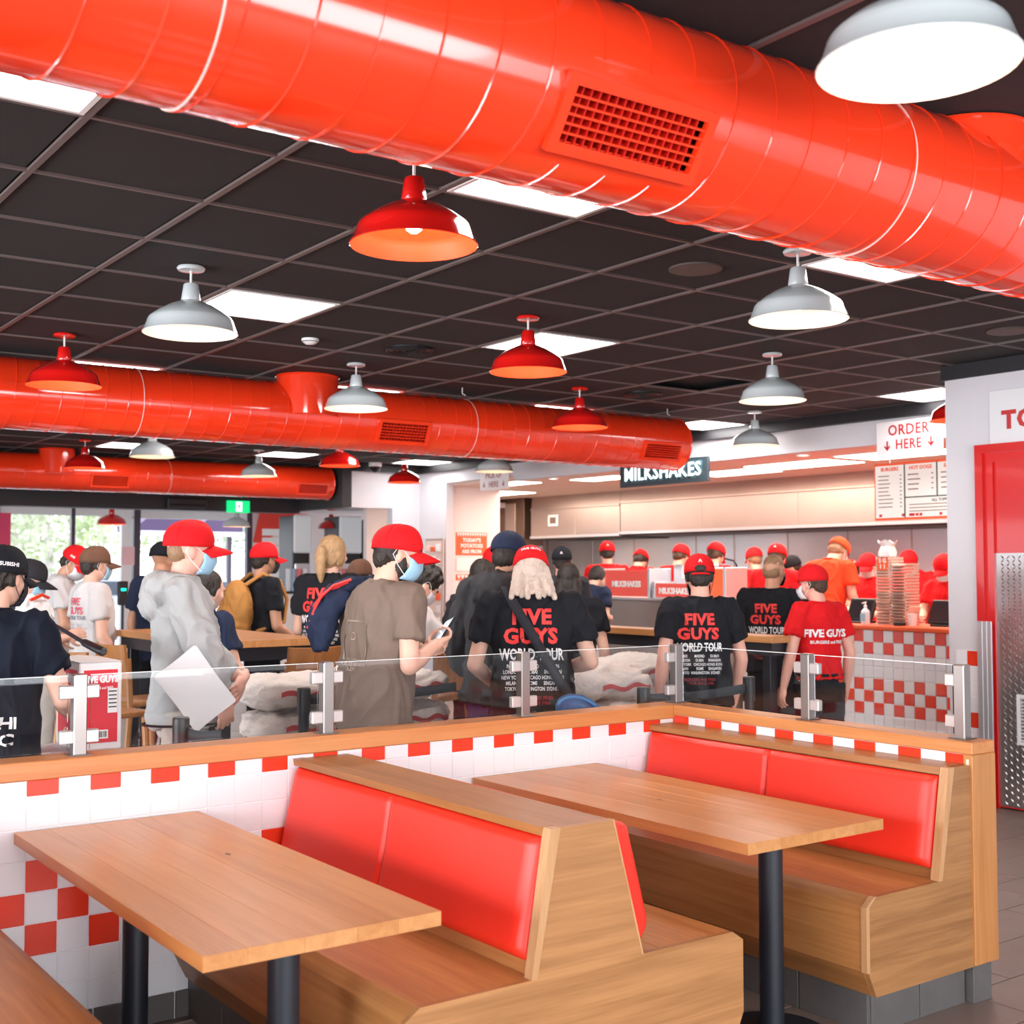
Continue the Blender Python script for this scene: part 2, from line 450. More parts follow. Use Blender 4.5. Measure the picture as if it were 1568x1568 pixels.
# TOILETS lettering (only its start is in the picture)
st = thing('toilet_sign_board', 'white board with red block letters above the red door', 'sign', (XT, 4.4, 2.665))
MB().bbox((-.012, -.66, -.22), (0, .66, .22), .004).build('board', mat('white_board', (.78, .77, .78), .5), st)
lt = letters('lettering', 'TOILETS', .17, mat('sign_red', (.55, .02, .02), .4), st, (-.015, .10, 0), FACE_NX, offset=.045, spacing=1.12, align='CENTER')
# put the T where the photograph has it
ymax = max((lt.matrix_basis @ v.co).y for v in lt.data.vertices)
lt.location.y += (4.964-4.4)-ymax

# ------------------------------------------------------------------ far front zone and shop window
YG = 20.5
struct('ceiling_far', MB().box((-6, 16.8, 2.66), (13, YG+.1, 2.74)), mat('pale_ceiling', (.75, .74, .75), .6))
fw = mat('white_frame', (.80, .82, .84), .4)
fd = mat('purple_grey_frame', (.06, .045, .07), .4)
def uX(u, y=YG): return at(u, 870, y=y).x
def post(nm, u0, u1, material, z0=0, z1=2.66):
    return struct(nm, MB().bbox((uX(u0), YG-.06, z0), (uX(u1), YG+.06, z1), .006), material)
post('window_1', 107, 113, fd); post('window_2', 184, 200, fw); post('window_3', 203, 213, fd); post('window_4', 376, 384, fd); post('window_5', -2, 4, fw)
struct('window_6', MB().box((-6, YG-.05, 0), (uX(200), YG+.05, .08)), fw)
struct('window_7', MB().box((-6, YG-.05, 2.52), (uX(205), YG+.05, 2.66)), fw)
struct('window_8', MB().box((uX(203), YG-.05, 2.5), (uX(384), YG+.05, 2.66)), fw)
gl = mat('clear_glass', (1, 1, 1), .0, trans=1, spec=.3); gl.node_tree.nodes['Principled BSDF'].inputs['IOR'].default_value = 1.15
struct('window_9', MB().box((uX(4), YG-.004, .08), (uX(107), YG+.004, 2.52)), gl)
struct('window_10', MB().box((uX(113), YG-.004, .08), (uX(184), YG+.004, 2.52)), gl)
struct('wall_front_right', MB().box((uX(384), YG-.05, 0), (14, YG+.1, 2.74)), mat('pink_white_wall', (.80, .70, .70), .6))
struct('window_11', MB().box((-6, YG-.05, 0), (uX(-2), YG+.05, 2.74)), fd)
# poster on the far window and the pink card at the left edge
o = MB().box((uX(183), YG-.09, 1.72), (uX(203), YG-.08, 2.02)).build('window_poster', mat('poster_pink', (.85, .55, .58), .6)); tag(o, 'small pink and white poster on the far window post', 'poster')
p = at(2, 810, y=YG)
o = MB().box((p.x-.3, YG-.09, p.z-.28), (p.x+.12, YG-.08, p.z+.25)).build('window_poster', mat('poster_magenta', (.75, .06, .16), .5)); tag(o, 'magenta poster at the far left edge of the window', 'poster')

# outdoors
mb = MB().box((-60, YG+.1, -.2), (60, 90, -.05))
struct('ground', mb, mat('pale_asphalt', (.50, .50, .52), .9, var=.1, vscale=1))
AW = mat('dark_awning', (.10, .06, .13), .7)
def awning(u0, u1, v0, v1, y, lab):
    a = at(u0, v1, y=y); b = at(u1, v0, y=y); c = (b.z-a.z)
    t = thing('awning', lab, 'awning', (a.x, y, a.z))
    w = b.x-a.x
    MB().prism([(0, 0), (0, c*.3), (c*.9, c), (w, c), (w, 0)], 'y', 0, 1.2).build('canopy', AW, t)
    MB().box((.02, -.02, -.09), (w, .0, 0)).build('rail', fw, t)
    for xx in (.1, w-.1): MB().box((xx-.04, .4, -a.z-.05), (xx+.04, .48, .02)).build('post', fd, t)
awning(212, 300, 786, 812, 22.6, 'dark purple awning outside the glass door, left one')
awning(305, 372, 788, 814, 23.4, 'dark purple awning outside the glass door, right one')
def tree(x, y, h, r, lab, seed, tone):
    rr = random.Random(seed)
    t = thing('tree', lab, 'tree', (x, y, -.05), 0, 'trees beyond the car park')
    mb = MB(); mb.tube([(0, 0, 0), (.1, 0, h*.3), (-.05, .1, h*.6), (.1, 0, h*.85)], [.2, .15, .1, .04], 8)
    for k in range(5):
        a = rr.uniform(0, 6.3); z = h*rr.uniform(.35, .6)
        mb.tube([(0, 0, z), (math.cos(a)*r*.4, math.sin(a)*r*.4, z+h*.15), (math.cos(a)*r*.7, math.sin(a)*r*.7, z+h*.3)], [.07, .05, .02], 6)
    mb.build('trunk', mat('pale_bark', (.55, .50, .45), .8), t)
    lf = MB()
    for k in range(2600):
        th = rr.uniform(0, 6.3); ph = math.acos(rr.uniform(-1, 1)); q = rr.random()**.4
        c = Vector((math.sin(ph)*math.cos(th)*r*q, math.sin(ph)*math.sin(th)*r*q, h*.62+math.cos(ph)*h*.4*q))
        if noise.noise(c*.9+Vector((seed, 0, 0))) < -.12: continue
        d1 = Vector([rr.gauss(0, 1) for _ in range(3)]).normalized()*rr.uniform(.12, .22); d2 = d1.orthogonal().normalized()*.09
        lf.add([c-d1, c+d2, c+d1, c-d2], [(0, 1, 2, 3)])
    o = lf.build('foliage', mat('leaf_%s' % tone, {'a': (.42, .48, .25), 'b': (.55, .58, .40), 'c': (.30, .38, .24)}[tone], .7), t); tag(o, kind='stuff')
for k, (u, y, h, r, tone, w) in enumerate([(15, 36, 7, 2.2, 'b', 'pale green tree at the left edge of the far window'), (70, 41.5, 7.2, 2.4, 'a', 'grey green tree in the middle of the left window panes'),
        (150, 47.5, 8.5, 2.6, 'b', 'pale tree seen over the brown cap'), (240, 54, 9, 2.8, 'a', 'olive tree seen under the left awning'), (345, 61, 10, 3, 'c', 'tree seen through the door under the right awning'), (110, 68, 12, 3.2, 'c', 'taller darker tree behind the thin window bar')]):
    tree(uX(u, y), y, h, r, w, k+3, tone)
def car(u, y, col, lab, heading=90):
    t = thing('car', lab, 'car', (uX(u, y), y, -.05), R_(heading))
    bd = MB(); pr = [(-2.2, .35), (-2.25, .75), (-1.9, .95), (-1.1, 1.02), (-.6, 1.45), (.7, 1.48), (1.4, 1.0), (2.1, .85), (2.2, .4)]
    bd.prism(pr, 'x', -.85, .85); bd.build('body', mat('car_%s' % col, {'white': (.8, .8, .82), 'silver': (.5, .52, .55)}[col], .2, coat=.8), t)
    MB().prism([(-.98, 1.04), (-.56, 1.38), (.64, 1.40), (1.22, 1.03)], 'x', -.87, .87).build('window', mat('car_glass', (.05, .07, .09), .1), t)
    for sx in (-.8, .8):
        for yy in (-1.35, 1.35):
            M = Matrix.Translation((sx, yy, .33)) @ Matrix.Rotation(R_(90), 4, 'Y')
            MB().lathe([(.0, -.1), (.33, -.1), (.34, 0), (.33, .1), (0, .1)], M=M, seg=18).build('wheel', BLK, t)
car(30, 26.5, 'white', 'white car parked outside the left window', 78); car(165, 32.5, 'silver', 'silver car parked beyond the window post', 82); car(325, 29.5, 'white', 'white car seen through the glass door', 96)
# ================================================================== LOW TILED PARTITION, SCREEN, BOOTHS, TABLES
YW, XW, ZC = 4.5, 4.22, .92
def tiles(parent, axis, c, u0, u1, rows, pattern, skip=None, label=None):
    """tiles on a wall face; axis 'y' face looks to -y, axis 'x' face looks to -x. rows: list of (z0, z1)"""
    meshes = {}
    P = .1095
    n = int(round((u1-u0)/P))
    for r, (z0, z1) in enumerate(rows):
        h = z1-z0
        for k in range(n):
            a = u0+k*P
            if skip and skip(r, a): continue
            key = round(h, 3)
            if key not in meshes:
                if axis == 'y': me = MB().bbox((-.0537, -.003, -h/2+.001), (.0537, .006, h/2-.001), .002).mesh('tile')
                else: me = MB().bbox((-.003, -.0537, -h/2+.001), (.006, .0537, h/2-.001), .002).mesh('tile')
                me.materials.append(WHT); meshes[key] = me
            loc = (a+P/2, c, (z0+z1)/2) if axis == 'y' else (c, a+P/2, (z0+z1)/2)
            share(meshes[key], 'tile', RED if pattern(r, k) else WHT, parent, loc)
part = thing('low_partition', 'low white tiled partition with red checks under an oak cap behind the booths', 'partition', (0, 0, 0))
MB().box((-1.5, YW, .1), (XW, YW+.12, ZC)).build('wall_core', GROUT, part)
part2 = thing('low_partition', 'short return of the tiled partition behind the right bench, ending in an oak post', 'partition', (0, 0, 0))
mb = MB().box((XW, 2.88, .147), (XW+.12, YW-.001, .938)); mb.build('wall_core', GROUT, part2); MB().box((XW, YW, .1), (XW+.12, YW+.12, ZC)).build('wall_core', GROUT, part)
P = .1095
zr = [(.864, .92)]+[(.864-P*(k+1), .864-P*k) for k in range(7)]
# x origin so that a joint falls on x=1.289
u0 = 1.289-P*11
def pat(r, k):
    kk = k-11            # tile right of x=1.289 is kk=0
    if r == 0: return kk % 2 == 0 if False else (kk % 2 == 1 or kk % 2 == -1)
    if r in (3, 5): return kk % 2 != 0 if r == 3 else kk % 2 != 0
    if r == 4: return kk % 2 == 0
    return False
def skp(r, a):
    if a > 1.75 and a < 2.85 and r >= 5: return True      # behind the middle bench
    if a > 3.55 and r >= 4: return True
    if a < .75: return True
    if a+P > XW+.02: return True
    return False
tiles(part, 'y', YW, u0, XW, zr, pat, skp)
tiles(part2, 'x', XW, YW-P*15+.0, YW, [(.882, .9365)], lambda r, k: k % 2 == 0)
MB().box((-1.5, YW-.004, .1), (.75+.03, YW, ZC)).build('tile_field', WHT, part)
# skirting tiles
mb = MB().bbox((-.146, -.006, -.048), (.146, .006, .048), .002); sk = mb.mesh('skirting_tile'); sk.materials.append(STONE)
for k in range(12): share(sk, 'skirting_tile', None, part, (.97+.298*k, YW-.005, .05))
MB().box((-1.5, YW+.002, 0), (XW+.1, YW+.118, .1)).build('plinth', GROUT, part)
MB().bbox((XW+.002, 2.86, 0), (XW+.118, YW, .146), .002).build('plinth', STONE, part2)
# oak cap and end post
WC = wood('oak_cap_x', 'x', (.60, .225, .07), (.72, .32, .12)); WCy = wood('oak_cap_y', 'y', (.60, .225, .07), (.72, .32, .12)); WCz = wood('oak_cap_z', 'z', (.50, .205, .065), (.63, .29, .105))
MB().bbox((-1.5, YW-.015, ZC), (XW+.135, YW+.135, .985), .004).build('cap_rail', WC, part)
MB().bbox((XW-.013, 2.84, .938), (XW+.135, YW-.015, .985), .004).build('cap_rail', WCy, part2)
MB().bbox((XW-.012, 2.84, .147), (XW+.14, 2.88, .9375), .003).build('end_post', WCz, part2)
MB().bbox((XW-.013, 2.855, .145), (XW-.004, 2.868, .92), .001).build('end_post_bead', mat('pale_bead', (.85, .62, .45), .5), part2)

# glass screen on the cap
scr = thing('glass_screen', 'clear acrylic screen in steel clamps along the oak cap', 'screen', (0, 0, 0))
ST2 = mat('satin_steel_post', (.30, .27, .255), .3, metal=.85)
GLS = mat('screen_glass', (.97, .985, .99), .0, trans=1, spec=.5); GLS.node_tree.nodes['Principled BSDF'].inputs['IOR'].default_value = 1.3
CLP = mat('clamp_steel', (.55, .51, .49), .3, metal=.5)
GE = mat('glass_edge', (.75, .82, .82), .2)
yc, xc = YW+.06, XW+.07
def spost(x, y, ax, sides=(1, -1)):
    p = MB().bbox((x-.024, y-.024, .985), (x+.024, y+.024, 1.272), .004).build('post', ST2, scr)
    MB().bbox((x-.04, y-.04, .985), (x+.04, y+.04, .990), .002).build('base_plate', ST2, p)
    MB().bbox((x-.02, y-.0245, 1.262), (x+.02, y+.0245, 1.2735), .002).build('top_cap', ST2, p)
    for zz in (1.05, 1.21):
        for s in sides:
            if ax == 'x': a, b = (min(x+s*.02, x+s*.070), y-.016, zz-.024), (max(x+s*.02, x+s*.070), y+.016, zz+.024)
            elif ax == 'y': a, b = (x-.016, min(y+s*.02, y+s*.070), zz-.024), (x+.016, max(y+s*.02, y+s*.070), zz+.024)
            c = MB().bbox(a, b, .004).build('clamp', CLP, p)
xs = [.385, 1.372, 2.363, 3.355]
for x in xs: spost(x, yc, 'x')
spost(4.30, yc, 'x', (-1,)); 
for y in (3.71, 2.935): spost(xc, y, 'y', (1, -1) if y > 3 else (1,))
edges = [-.6]+xs+[4.29]
for a, b in zip(edges[:-1], edges[1:]):
    g = MB().box((a+.04, yc-.003, 1.0), (b-.04, yc+.003, 1.268)).build('glass_pane', GLS, scr)
    MB().box((a+.04, yc-.0035, 1.268), (b-.04, yc+.0035, 1.2705)).build('polished_edge', GE, g)
for a, b in ((3.71, yc-.02), (2.935, 3.71)):
    g = MB().box((xc-.003, a+.04, 1.0), (xc+.003, b-.04, 1.268)).build('glass_pane', GLS, scr)
    MB().box((xc-.0035, a+.04, 1.268), (xc+.0035, b-.04, 1.2705)).build('polished_edge', GE, g)

# ---- booths
def cushion(xa, za, xb, zb, y0, y1, th, name_parent, nrm):
    """padded back: from bottom (xa,za) to top (xb,zb) in the xz plane, thickness along nrm"""
    d = Vector((xb-xa, 0, zb-za)); L = d.length; d.normalize(); n = Vector((nrm*d.z, 0, -nrm*d.x))
    o = Vector((xa, 0, za))
    ny, nz = 56, 20
    c = MB(); V = []
    def h(t, s):  # rounded profile
        e = min(t, 1-t)*L; f = min(s, 1-s)*(y1-y0)
        q = min(1, e/.035); w = min(1, f/.06)
        seam = abs(s-.52)*(y1-y0)
        return th*(.18+.82*math.sqrt(max(0, 1-(1-q)**2))*math.sqrt(max(0, 1-(1-w)**2)))-.010*math.exp(-(seam/.010)**2)+.004*math.sin(s*9)*math.sin(t*4)
    ss = sorted(set([0, .004, .01, .02, .03, .04]+[k/ny for k in range(ny+1)]+[.52+q for q in (-.012, -.006, -.003, 0, .003, .006, .012)]+[1-q for q in (.004, .01, .02, .03, .04)]))
    ts = sorted(set([0, .01, .03, .05, .08]+[k/nz for k in range(nz+1)]+[1-q for q in (.01, .03, .05, .08)]))
    for s in ss:
        for t in ts:
            V.append(o+d*(t*L)+n*h(t, s)+Vector((0, y0+(y1-y0)*s, 0)))
    m_ = len(ts); F = [(i*m_+j, i*m_+j+1, (i+1)*m_+j+1, (i+1)*m_+j) for i in range(len(ss)-1) for j in range(m_-1)]
    c.add(V, F, True)
    # closed back and sides
    B = [o+Vector((0, y0, 0)), o+d*L+Vector((0, y0, 0)), o+d*L+Vector((0, y1, 0)), o+Vector((0, y1, 0))]
    nB = len(V)
    side = [i*m_ for i in range(len(ss))], [i*m_+m_-1 for i in range(len(ss))]
    c.add(B, [(0, 1, 2, 3)])
    for seq in (side[0], side[1], list(range(m_)), [(len(ss)-1)*m_+j for j in range(m_)]):
        pts = [V[k] for k in seq]; low = [p-n*((p-o).dot(n)) for p in pts]; q = len(pts)
        c.add(pts+low, [(k, k+1, q+k+1, q+k) for k in range(q-1)])
    cu = c.build('cushion', LEATH, name_parent)
    # stitched seam line
    pts = [o+d*(t*L)+n*(h(t, .52)+.0012)+Vector((0, y0+(y1-y0)*.52, 0)) for t in [k/24 for k in range(2, 23)]]
    MB().tube(pts, .0022, 5).build('seam', mat('red_thread', (.55, .02, .01), .6), cu)
    return cu

Y0, Y1 = 2.85, YW-.002
def base_part(root, mirror, xf, xs_, xback, cx):
    """front board, seat board and skirting of one bench side; x measured from cx, mirror +-1; xf front, xs_ start of flat seat, xback rear of the seat"""
    s = mirror
    def X(v): return cx+s*v
    MB().prism([(X(xf), .235), (X(xf), .461), (X(xf-.018), .461-.005), (X(xf-.018), .235)], 'y', Y0+.02, Y1).build('front_board', WY, root)
    MB().prism([(X(xs_), .492), (X(xs_-.30), .492), (X(xs_-.30), .466), (X(xs_-.012), .466), (X(xf-.002), .455), (X(xf), .461)], 'y', Y0+.02, Y1).build('seat_plank', WY, root)
    MB().prism([(X(xs_-.302), .4915), (X(xback), .4915), (X(xback), .466), (X(xs_-.302), .466)], 'y', Y0+.02, Y1).build('seat_plank', WY, root)
    MB().prism([(X(xf), .235), (X(xf-.045), .144), (X(xf-.065), .144), (X(xf-.018), .24)], 'y', Y0+.02, Y1).build('kick_board', WDY, root)
def skirt(root, xa, xb, cx=0):
    n = 4; w = (Y1-(Y0+.05))/5
    for k in range(5):
        for xx in (xa, xb):
            if xx is None: continue
            MB().bbox((xx-.006, Y0+.05+k*w+.0028, 0), (xx+.006, Y0+.05+(k+1)*w-.0028, .144), .0015).build('skirting_tile', STONE, root)
    a, b = (xa if xa is not None else xb-.5), (xb if xb is not None else xa+.5)
    n = max(2, round((b-a)/.25)); w = (b-a)/n
    for k in range(n):
        MB().bbox((a+k*w+.0028, Y0+.04, 0), (a+(k+1)*w-.0028, Y0+.052, .144), .0015).build('skirting_tile', STONE, root)
    MB().box((a+.004, Y0+.046, 0), (b-.004, Y1, .1435)).build('plinth', mat('pale_joint', (.42, .40, .38), .8), root)

EDGE = wood('oak_edge_y', 'z', (.56, .30, .14), (.70, .42, .23))
ENDW = wood('oak_end_x', 'x', (.40, .185, .07), (.58, .29, .125))
# middle, double bench (back to back)
bA = thing('booth_bench', 'double oak booth bench with red padded backs between the two tables', 'bench', (0, 0, 0), group='booth benches')
cx = 2.341
for s in (1, -1): base_part(bA, s, .63, .584, .19, cx)
skirt(bA, cx-.57, cx+.57)
prof = [(cx-.63, .235), (cx-.63, .461), (cx-.584, .492), (cx-.197, .492), (cx-.112, .905), (cx+.085, .905), (cx+.197, .492), (cx+.584, .492), (cx+.63, .461), (cx+.63, .235), (cx+.585, .144), (cx-.585, .144)]
MB().prism(prof, 'y', Y0, Y0+.02).build('end_panel', ENDW, bA)
MB().prism([(cx-.112+.0, .905), (cx+.085, .905), (cx+.092, .88), (cx-.117, .88)], 'y', Y0+.02, Y1).build('top_board', WDY, bA)
MB().prism([(cx-.197, .492), (cx-.117, .88), (cx+.092, .88), (cx+.197, .492)], 'y', Y0+.0201, Y1-.001).build('backrest', WY, bA)
# lighter solid edge along the front of the back
MB().prism([(cx-.217, .4925), (cx-.197, .4925), (cx-.112, .9055), (cx-.148, .9055), (cx-.150, .895)], 'y', Y0-.002, Y0+.035).build('edge_strip', EDGE, bA)
MB().prism([(cx+.197, .4925), (cx+.203, .4925), (cx+.090, .9055), (cx+.085, .9055)], 'y', Y0-.0015, Y0+.02).build('edge_strip', EDGE, bA)
MB().prism([(cx-.151, .88), (cx-.11, .88), (cx-.11, .9065), (cx-.155, .9065)], 'y', Y0+.035, Y1).build('top_nosing', WDY, bA)
cushion(cx-.190, .53, cx-.120, .875, Y0+.04, Y1-.01, .045, bA, -1)
cushion(cx+.187, .53, cx+.094, .875, Y0+.012, Y1-.01, .088, bA, 1)
# right bench against the short wall
bB = thing('booth_bench', 'oak booth bench with one long red back against the short partition', 'bench', (0, 0, 0), group='booth benches')
cxB = XW-.006
def BX(v): return v
MBp = [(3.593, .235), (3.587, .461), (3.631, .492), (4.02, .492), (4.105, .900), (cxB, .900), (cxB, .144), (3.635, .144)]
MB().prism(MBp, 'y', Y0, Y0+.02).build('end_panel', wood('oak_end2_x', 'x', (.30, .135, .05), (.50, .25, .105)), bB)
base_part(bB, -1, .63, .584, .19, 4.219)
skirt(bB, 3.655, 4.212)
for k in range(2): MB().bbox((4.16, Y0+.04, 0), (4.214, Y0+.052, .144), .0015)
MB().prism([(4.02, .492), (4.09, .875), (4.214, .875), (4.214, .492)], 'y', Y0+.0201, Y1-.001).build('backrest', WDY, bB)
MB().prism([(4.062, .875), (4.214, .875), (4.214, .9005), (4.066, .9005)], 'y', Y0+.035, Y1).build('top_board', WDY, bB)
MB().prism([(4.0, .4925), (4.022, .4925), (4.106, .901), (4.070, .901)], 'y', Y0-.002, Y0+.035).build('edge_strip', EDGE, bB)
MB().prism([(3.583, .235), (3.583, .461), (3.629, .494), (3.640, .494), (3.60, .461), (3.60, .235)], 'y', Y0-.0015, Y0+.022).build('corner_strip', EDGE, bB)
cushion(4.022, .53, 4.083, .868, Y0+.04, Y1-.01, .045, bB, -1)
# left bench, mostly out of the picture
bC = thing('booth_bench', 'oak booth bench cut off at the lower left corner', 'bench', (0, 0, 0), group='booth benches')
base_part(bC, 1, .63, .584, .19, .44)
skirt(bC, None, 1.0)
MB().prism([(.5, .144), (1.01, .144), (1.07, .235), (1.07, .461), (1.024, .492), (.62, .492), (.5, .492)], 'y', Y0, Y0+.02).build('end_panel', ENDW, bC)
MB().prism([(.63, .492), (.55, .905), (.40, .905), (.40, .492)], 'y', Y0, Y1).build('backrest', WY, bC)
cushion(.622, .53, .565, .875, Y0+.04, Y1-.01, .045, bC, 1)

# ---- tables
def table(x0, x1, y0, y1, lab, knot, seed):
    rr = random.Random(seed)
    t = thing('dining_table', lab, 'table', ((x0+x1)/2, (y0+y1)/2, 0), group='booth tables')
    cx, cy = (x0+x1)/2, (y0+y1)/2; w = x1-x0; n = 5; a = x0-cx
    ws = [rr.uniform(.8, 1.2) for _ in range(n)]; sc = w/sum(ws)
    tones = [((.62, .27, .095), (.74, .36, .14)), ((.57, .24, .08), (.70, .33, .12)), ((.64, .285, .105), (.76, .38, .16))]
    for k in range(n):
        b = a+ws[k]*sc
        c1, c2 = tones[(k*2+seed) % 3]
        M_ = wood('oak_stave_%d' % ((k*2+seed) % 3), 'y', c1, c2, .33)
        MB().bbox((a+.0002, y0-cy, .712), (b-.0002, y1-cy, .75), .0007).build('stave', M_, t)
        a = b
    MB().bbox((x0-cx+.06, y0-cy+.06, .700), (x1-cx-.06, y1-cy-.06, .7115), .002).build('sub_frame', wood('ply_y', 'y', (.40, .20, .08), (.5, .26, .11)), t)
    for yy in (-.58, .56):
        MB().lathe([(.043, .012), (.043, .70)], (0, yy, 0), 24, close=True).build('leg', BLKM, t)
        MB().bbox((-.11, yy-.11, .690), (.11, yy+.11, .6995), .003).build('mounting_plate', BLKM, t)
        f = MB().lathe([(.0, .0), (.20, .0), (.205, .004), (.2, .010), (.06, .014), (.0, .016)], (0, yy, 0), 32)
        f.build('foot', BLKM, t)
    kx, ky = knot
    MB().ell((kx-cx, ky-cy, .7499), (.007, .018, .0009)).build('knot', mat('dark_knot', (.16, .07, .03), .5), t)
table(1.135, 1.792, 2.80, 4.478, 'oak dining table at the lower left in front of the tiled partition', (1.60, 3.75), 1)
table(3.03, 3.725, 2.88, 4.485, 'oak dining table on the right between the two benches', (3.33, 3.63), 2)

# ================================================================== DUCTS
def duct(lab, yc, zc, Rr, xa, xb, joints, grilles, pipes, step=.148, seams=(0, 99), group='red ducts', endcap=True):
    t = thing('air_duct', lab, 'duct', (0, yc, zc), 0, group=group)
    n = 64; mb = MB()
    xs = [xa, xb]
    # cylinder with openings left where the grilles are
    cuts = sorted(set([xa, xb]+[g[0] for g in grilles]+[g[1] for g in grilles]))
    for a, b in zip(cuts[:-1], cuts[1:]):
        g = next((g for g in grilles if g[0] <= a+1e-6 and b <= g[1]+1e-6), None)
        angs = [360*k/n for k in range(n+1)]
        if g: angs = sorted(set(angs+[g[2] % 360, g[3] % 360]))
        for p, q in zip(angs[:-1], angs[1:]):
            if g and g[2] % 360-1e-6 <= p and q <= g[3] % 360+1e-6: continue
            def C(x, d): return (x, Rr*math.cos(R_(d)), Rr*math.sin(R_(d)))
            mb.add([C(a, p), C(b, p), C(b, q), C(a, q)], [(0, 1, 2, 3)], True)
    body = mb.build('tube', DUCT, t)
    for sx, e in ((xa, endcap), (xb, endcap)):
        if e:
            c = MB(); V = [(sx, 0, 0)]+[(sx, (Rr-.003)*math.cos(2*PI*k/48), (Rr-.003)*math.sin(2*PI*k/48)) for k in range(48)]
            c.add(V, [(0, k+1, (k+1) % 48+1) for k in range(48)]); c.build('end_cap', DUCT, t)
            r = MB(); r.tube([(sx, Rr*math.cos(2*PI*k/48), Rr*math.sin(2*PI*k/48)) for k in range(49)], .008, 6, caps=False); r.build('end_ring', DUCT, t)
    # spiral lock seam
    N = int((xb-xa)/step); tot = N*40; pts = []
    seg = []
    for k in range(tot+1):
        x = xa+step*k/40; ang = -2*PI*k/40+1.3
        d = math.degrees(ang) % 360
        ok = not any(g[0]-.03 < x < g[1]+.03 and g[2] % 360-12 < d < g[3] % 360+12 for g in grilles)
        if ok: seg.append((x, (Rr+.001)*math.cos(ang), (Rr+.001)*math.sin(ang)))
        if (not ok or k == tot) and len(seg) > 2:
            pts.append(seg); seg = []
        elif not ok: seg = []
    mb = MB()
    for s_ in pts: mb.tube(s_, .0032, 4, caps=False)
    mb.build('spiral_seam', DUCT, t)
    for x in joints:
        MB().tube([(x, (Rr+.001)*math.cos(2*PI*k/64), (Rr+.001)*math.sin(2*PI*k/64)) for k in range(65)], .0030, 6, caps=False).build('joint_ring', mat('pale_sealant', (.80, .50, .44), .35), t)
    for (x0, x1, a0, a1) in grilles:
        gr = MB(); m_ = 10
        # flat flange seated on the duct: chord plane
        A = Vector((0, math.cos(R_(a0)), math.sin(R_(a0))))*(Rr+.004); B = Vector((0, math.cos(R_(a1)), math.sin(R_(a1))))*(Rr+.004)
        u = (B-A); hgt = u.length; u.normalize(); nn = Vector((0, A.y+B.y, A.z+B.z)).normalized()
        def Pt(x, s, dpt=0): return Vector((x, 0, 0))+A+u*s+nn*dpt
        def slab(x_0, x_1, s0, s1, d0, d1):
            V = [Pt(x, s, d) for d in (d0, d1) for x, s in ((x_0, s0), (x_1, s0), (x_1, s1), (x_0, s1))]
            gr.add(V, [(0, 3, 2, 1), (4, 5, 6, 7), (0, 1, 5, 4), (1, 2, 6, 5), (2, 3, 7, 6), (3, 0, 4, 7)])
        e = .028; sag = Rr-math.sqrt(max(0, Rr*Rr-(hgt/2)**2))
        slab(x0-e, x1+e, -e, 0, -.004, .012+sag*.4); slab(x0-e, x1+e, hgt, hgt+e, -.004, .012+sag*.4)
        slab(x0-e, x0, 0, hgt, -.004, .012+sag*.4); slab(x1, x1+e, 0, hgt, -.004, .012+sag*.4)
        fo = gr.build('grille', DUCT, t)
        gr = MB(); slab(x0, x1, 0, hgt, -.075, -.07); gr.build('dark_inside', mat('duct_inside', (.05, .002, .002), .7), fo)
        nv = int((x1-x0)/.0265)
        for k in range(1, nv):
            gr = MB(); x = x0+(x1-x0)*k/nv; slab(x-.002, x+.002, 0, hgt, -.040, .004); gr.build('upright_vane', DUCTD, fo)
        nh = 6
        for k in range(1, nh):
            s = hgt*k/nh; gr = MB(); slab(x0, x1, s-.0028, s+.0028, -.030, .012); gr.build('blade', DUCT, fo)
    for (px, pr) in pipes:
        po = 0 if pr == .235 and Rr == .25 else -.10; q = MB().lathe([(0, -.02), (pr-.004, -.02), (pr, -.016), (pr, H-zc-.0)], (px, po, 0), 40); q.build('branch_pipe', DUCT, t)
        MB().tube([(px+pr*math.cos(2*PI*k/48), po+pr*math.sin(2*PI*k/48), -.018) for k in range(49)], .006, 5, caps=False).build('saddle_weld', DUCT, t)
        MB().tube([(px+(pr+.0)*math.cos(2*PI*k/48), po+(pr+.0)*math.sin(2*PI*k/48), H-zc-.008) for k in range(49)], .008, 5, caps=False).build('ceiling_collar', DUCT, t)
    return t
duct('large glossy red duct crossing the top of the picture', 2.476, 2.869, .25, -3.4, 6.6, [-1.2, .94, 3.08, 5.2], [(1.80, 2.225, 199, 230)], [(3.66, .235)], endcap=True)
duct('middle glossy red duct hanging below the black ceiling, ending near the milkshakes sign', 8.6, 2.818, .241, -3.2, 8.10, [.15, 2.93, 5.70], [(4.80, 5.22, 187, 221), (7.54, 7.96, 189, 219)], [(4.23, .235)])
duct('farthest short red duct in front of the black beam', 15.5, 2.83, .222, -1.5, 8.03, [3.0, 5.72], [(4.73, 5.16, 188, 220), (7.50, 7.92, 188, 220)], [(4.33, .21)])

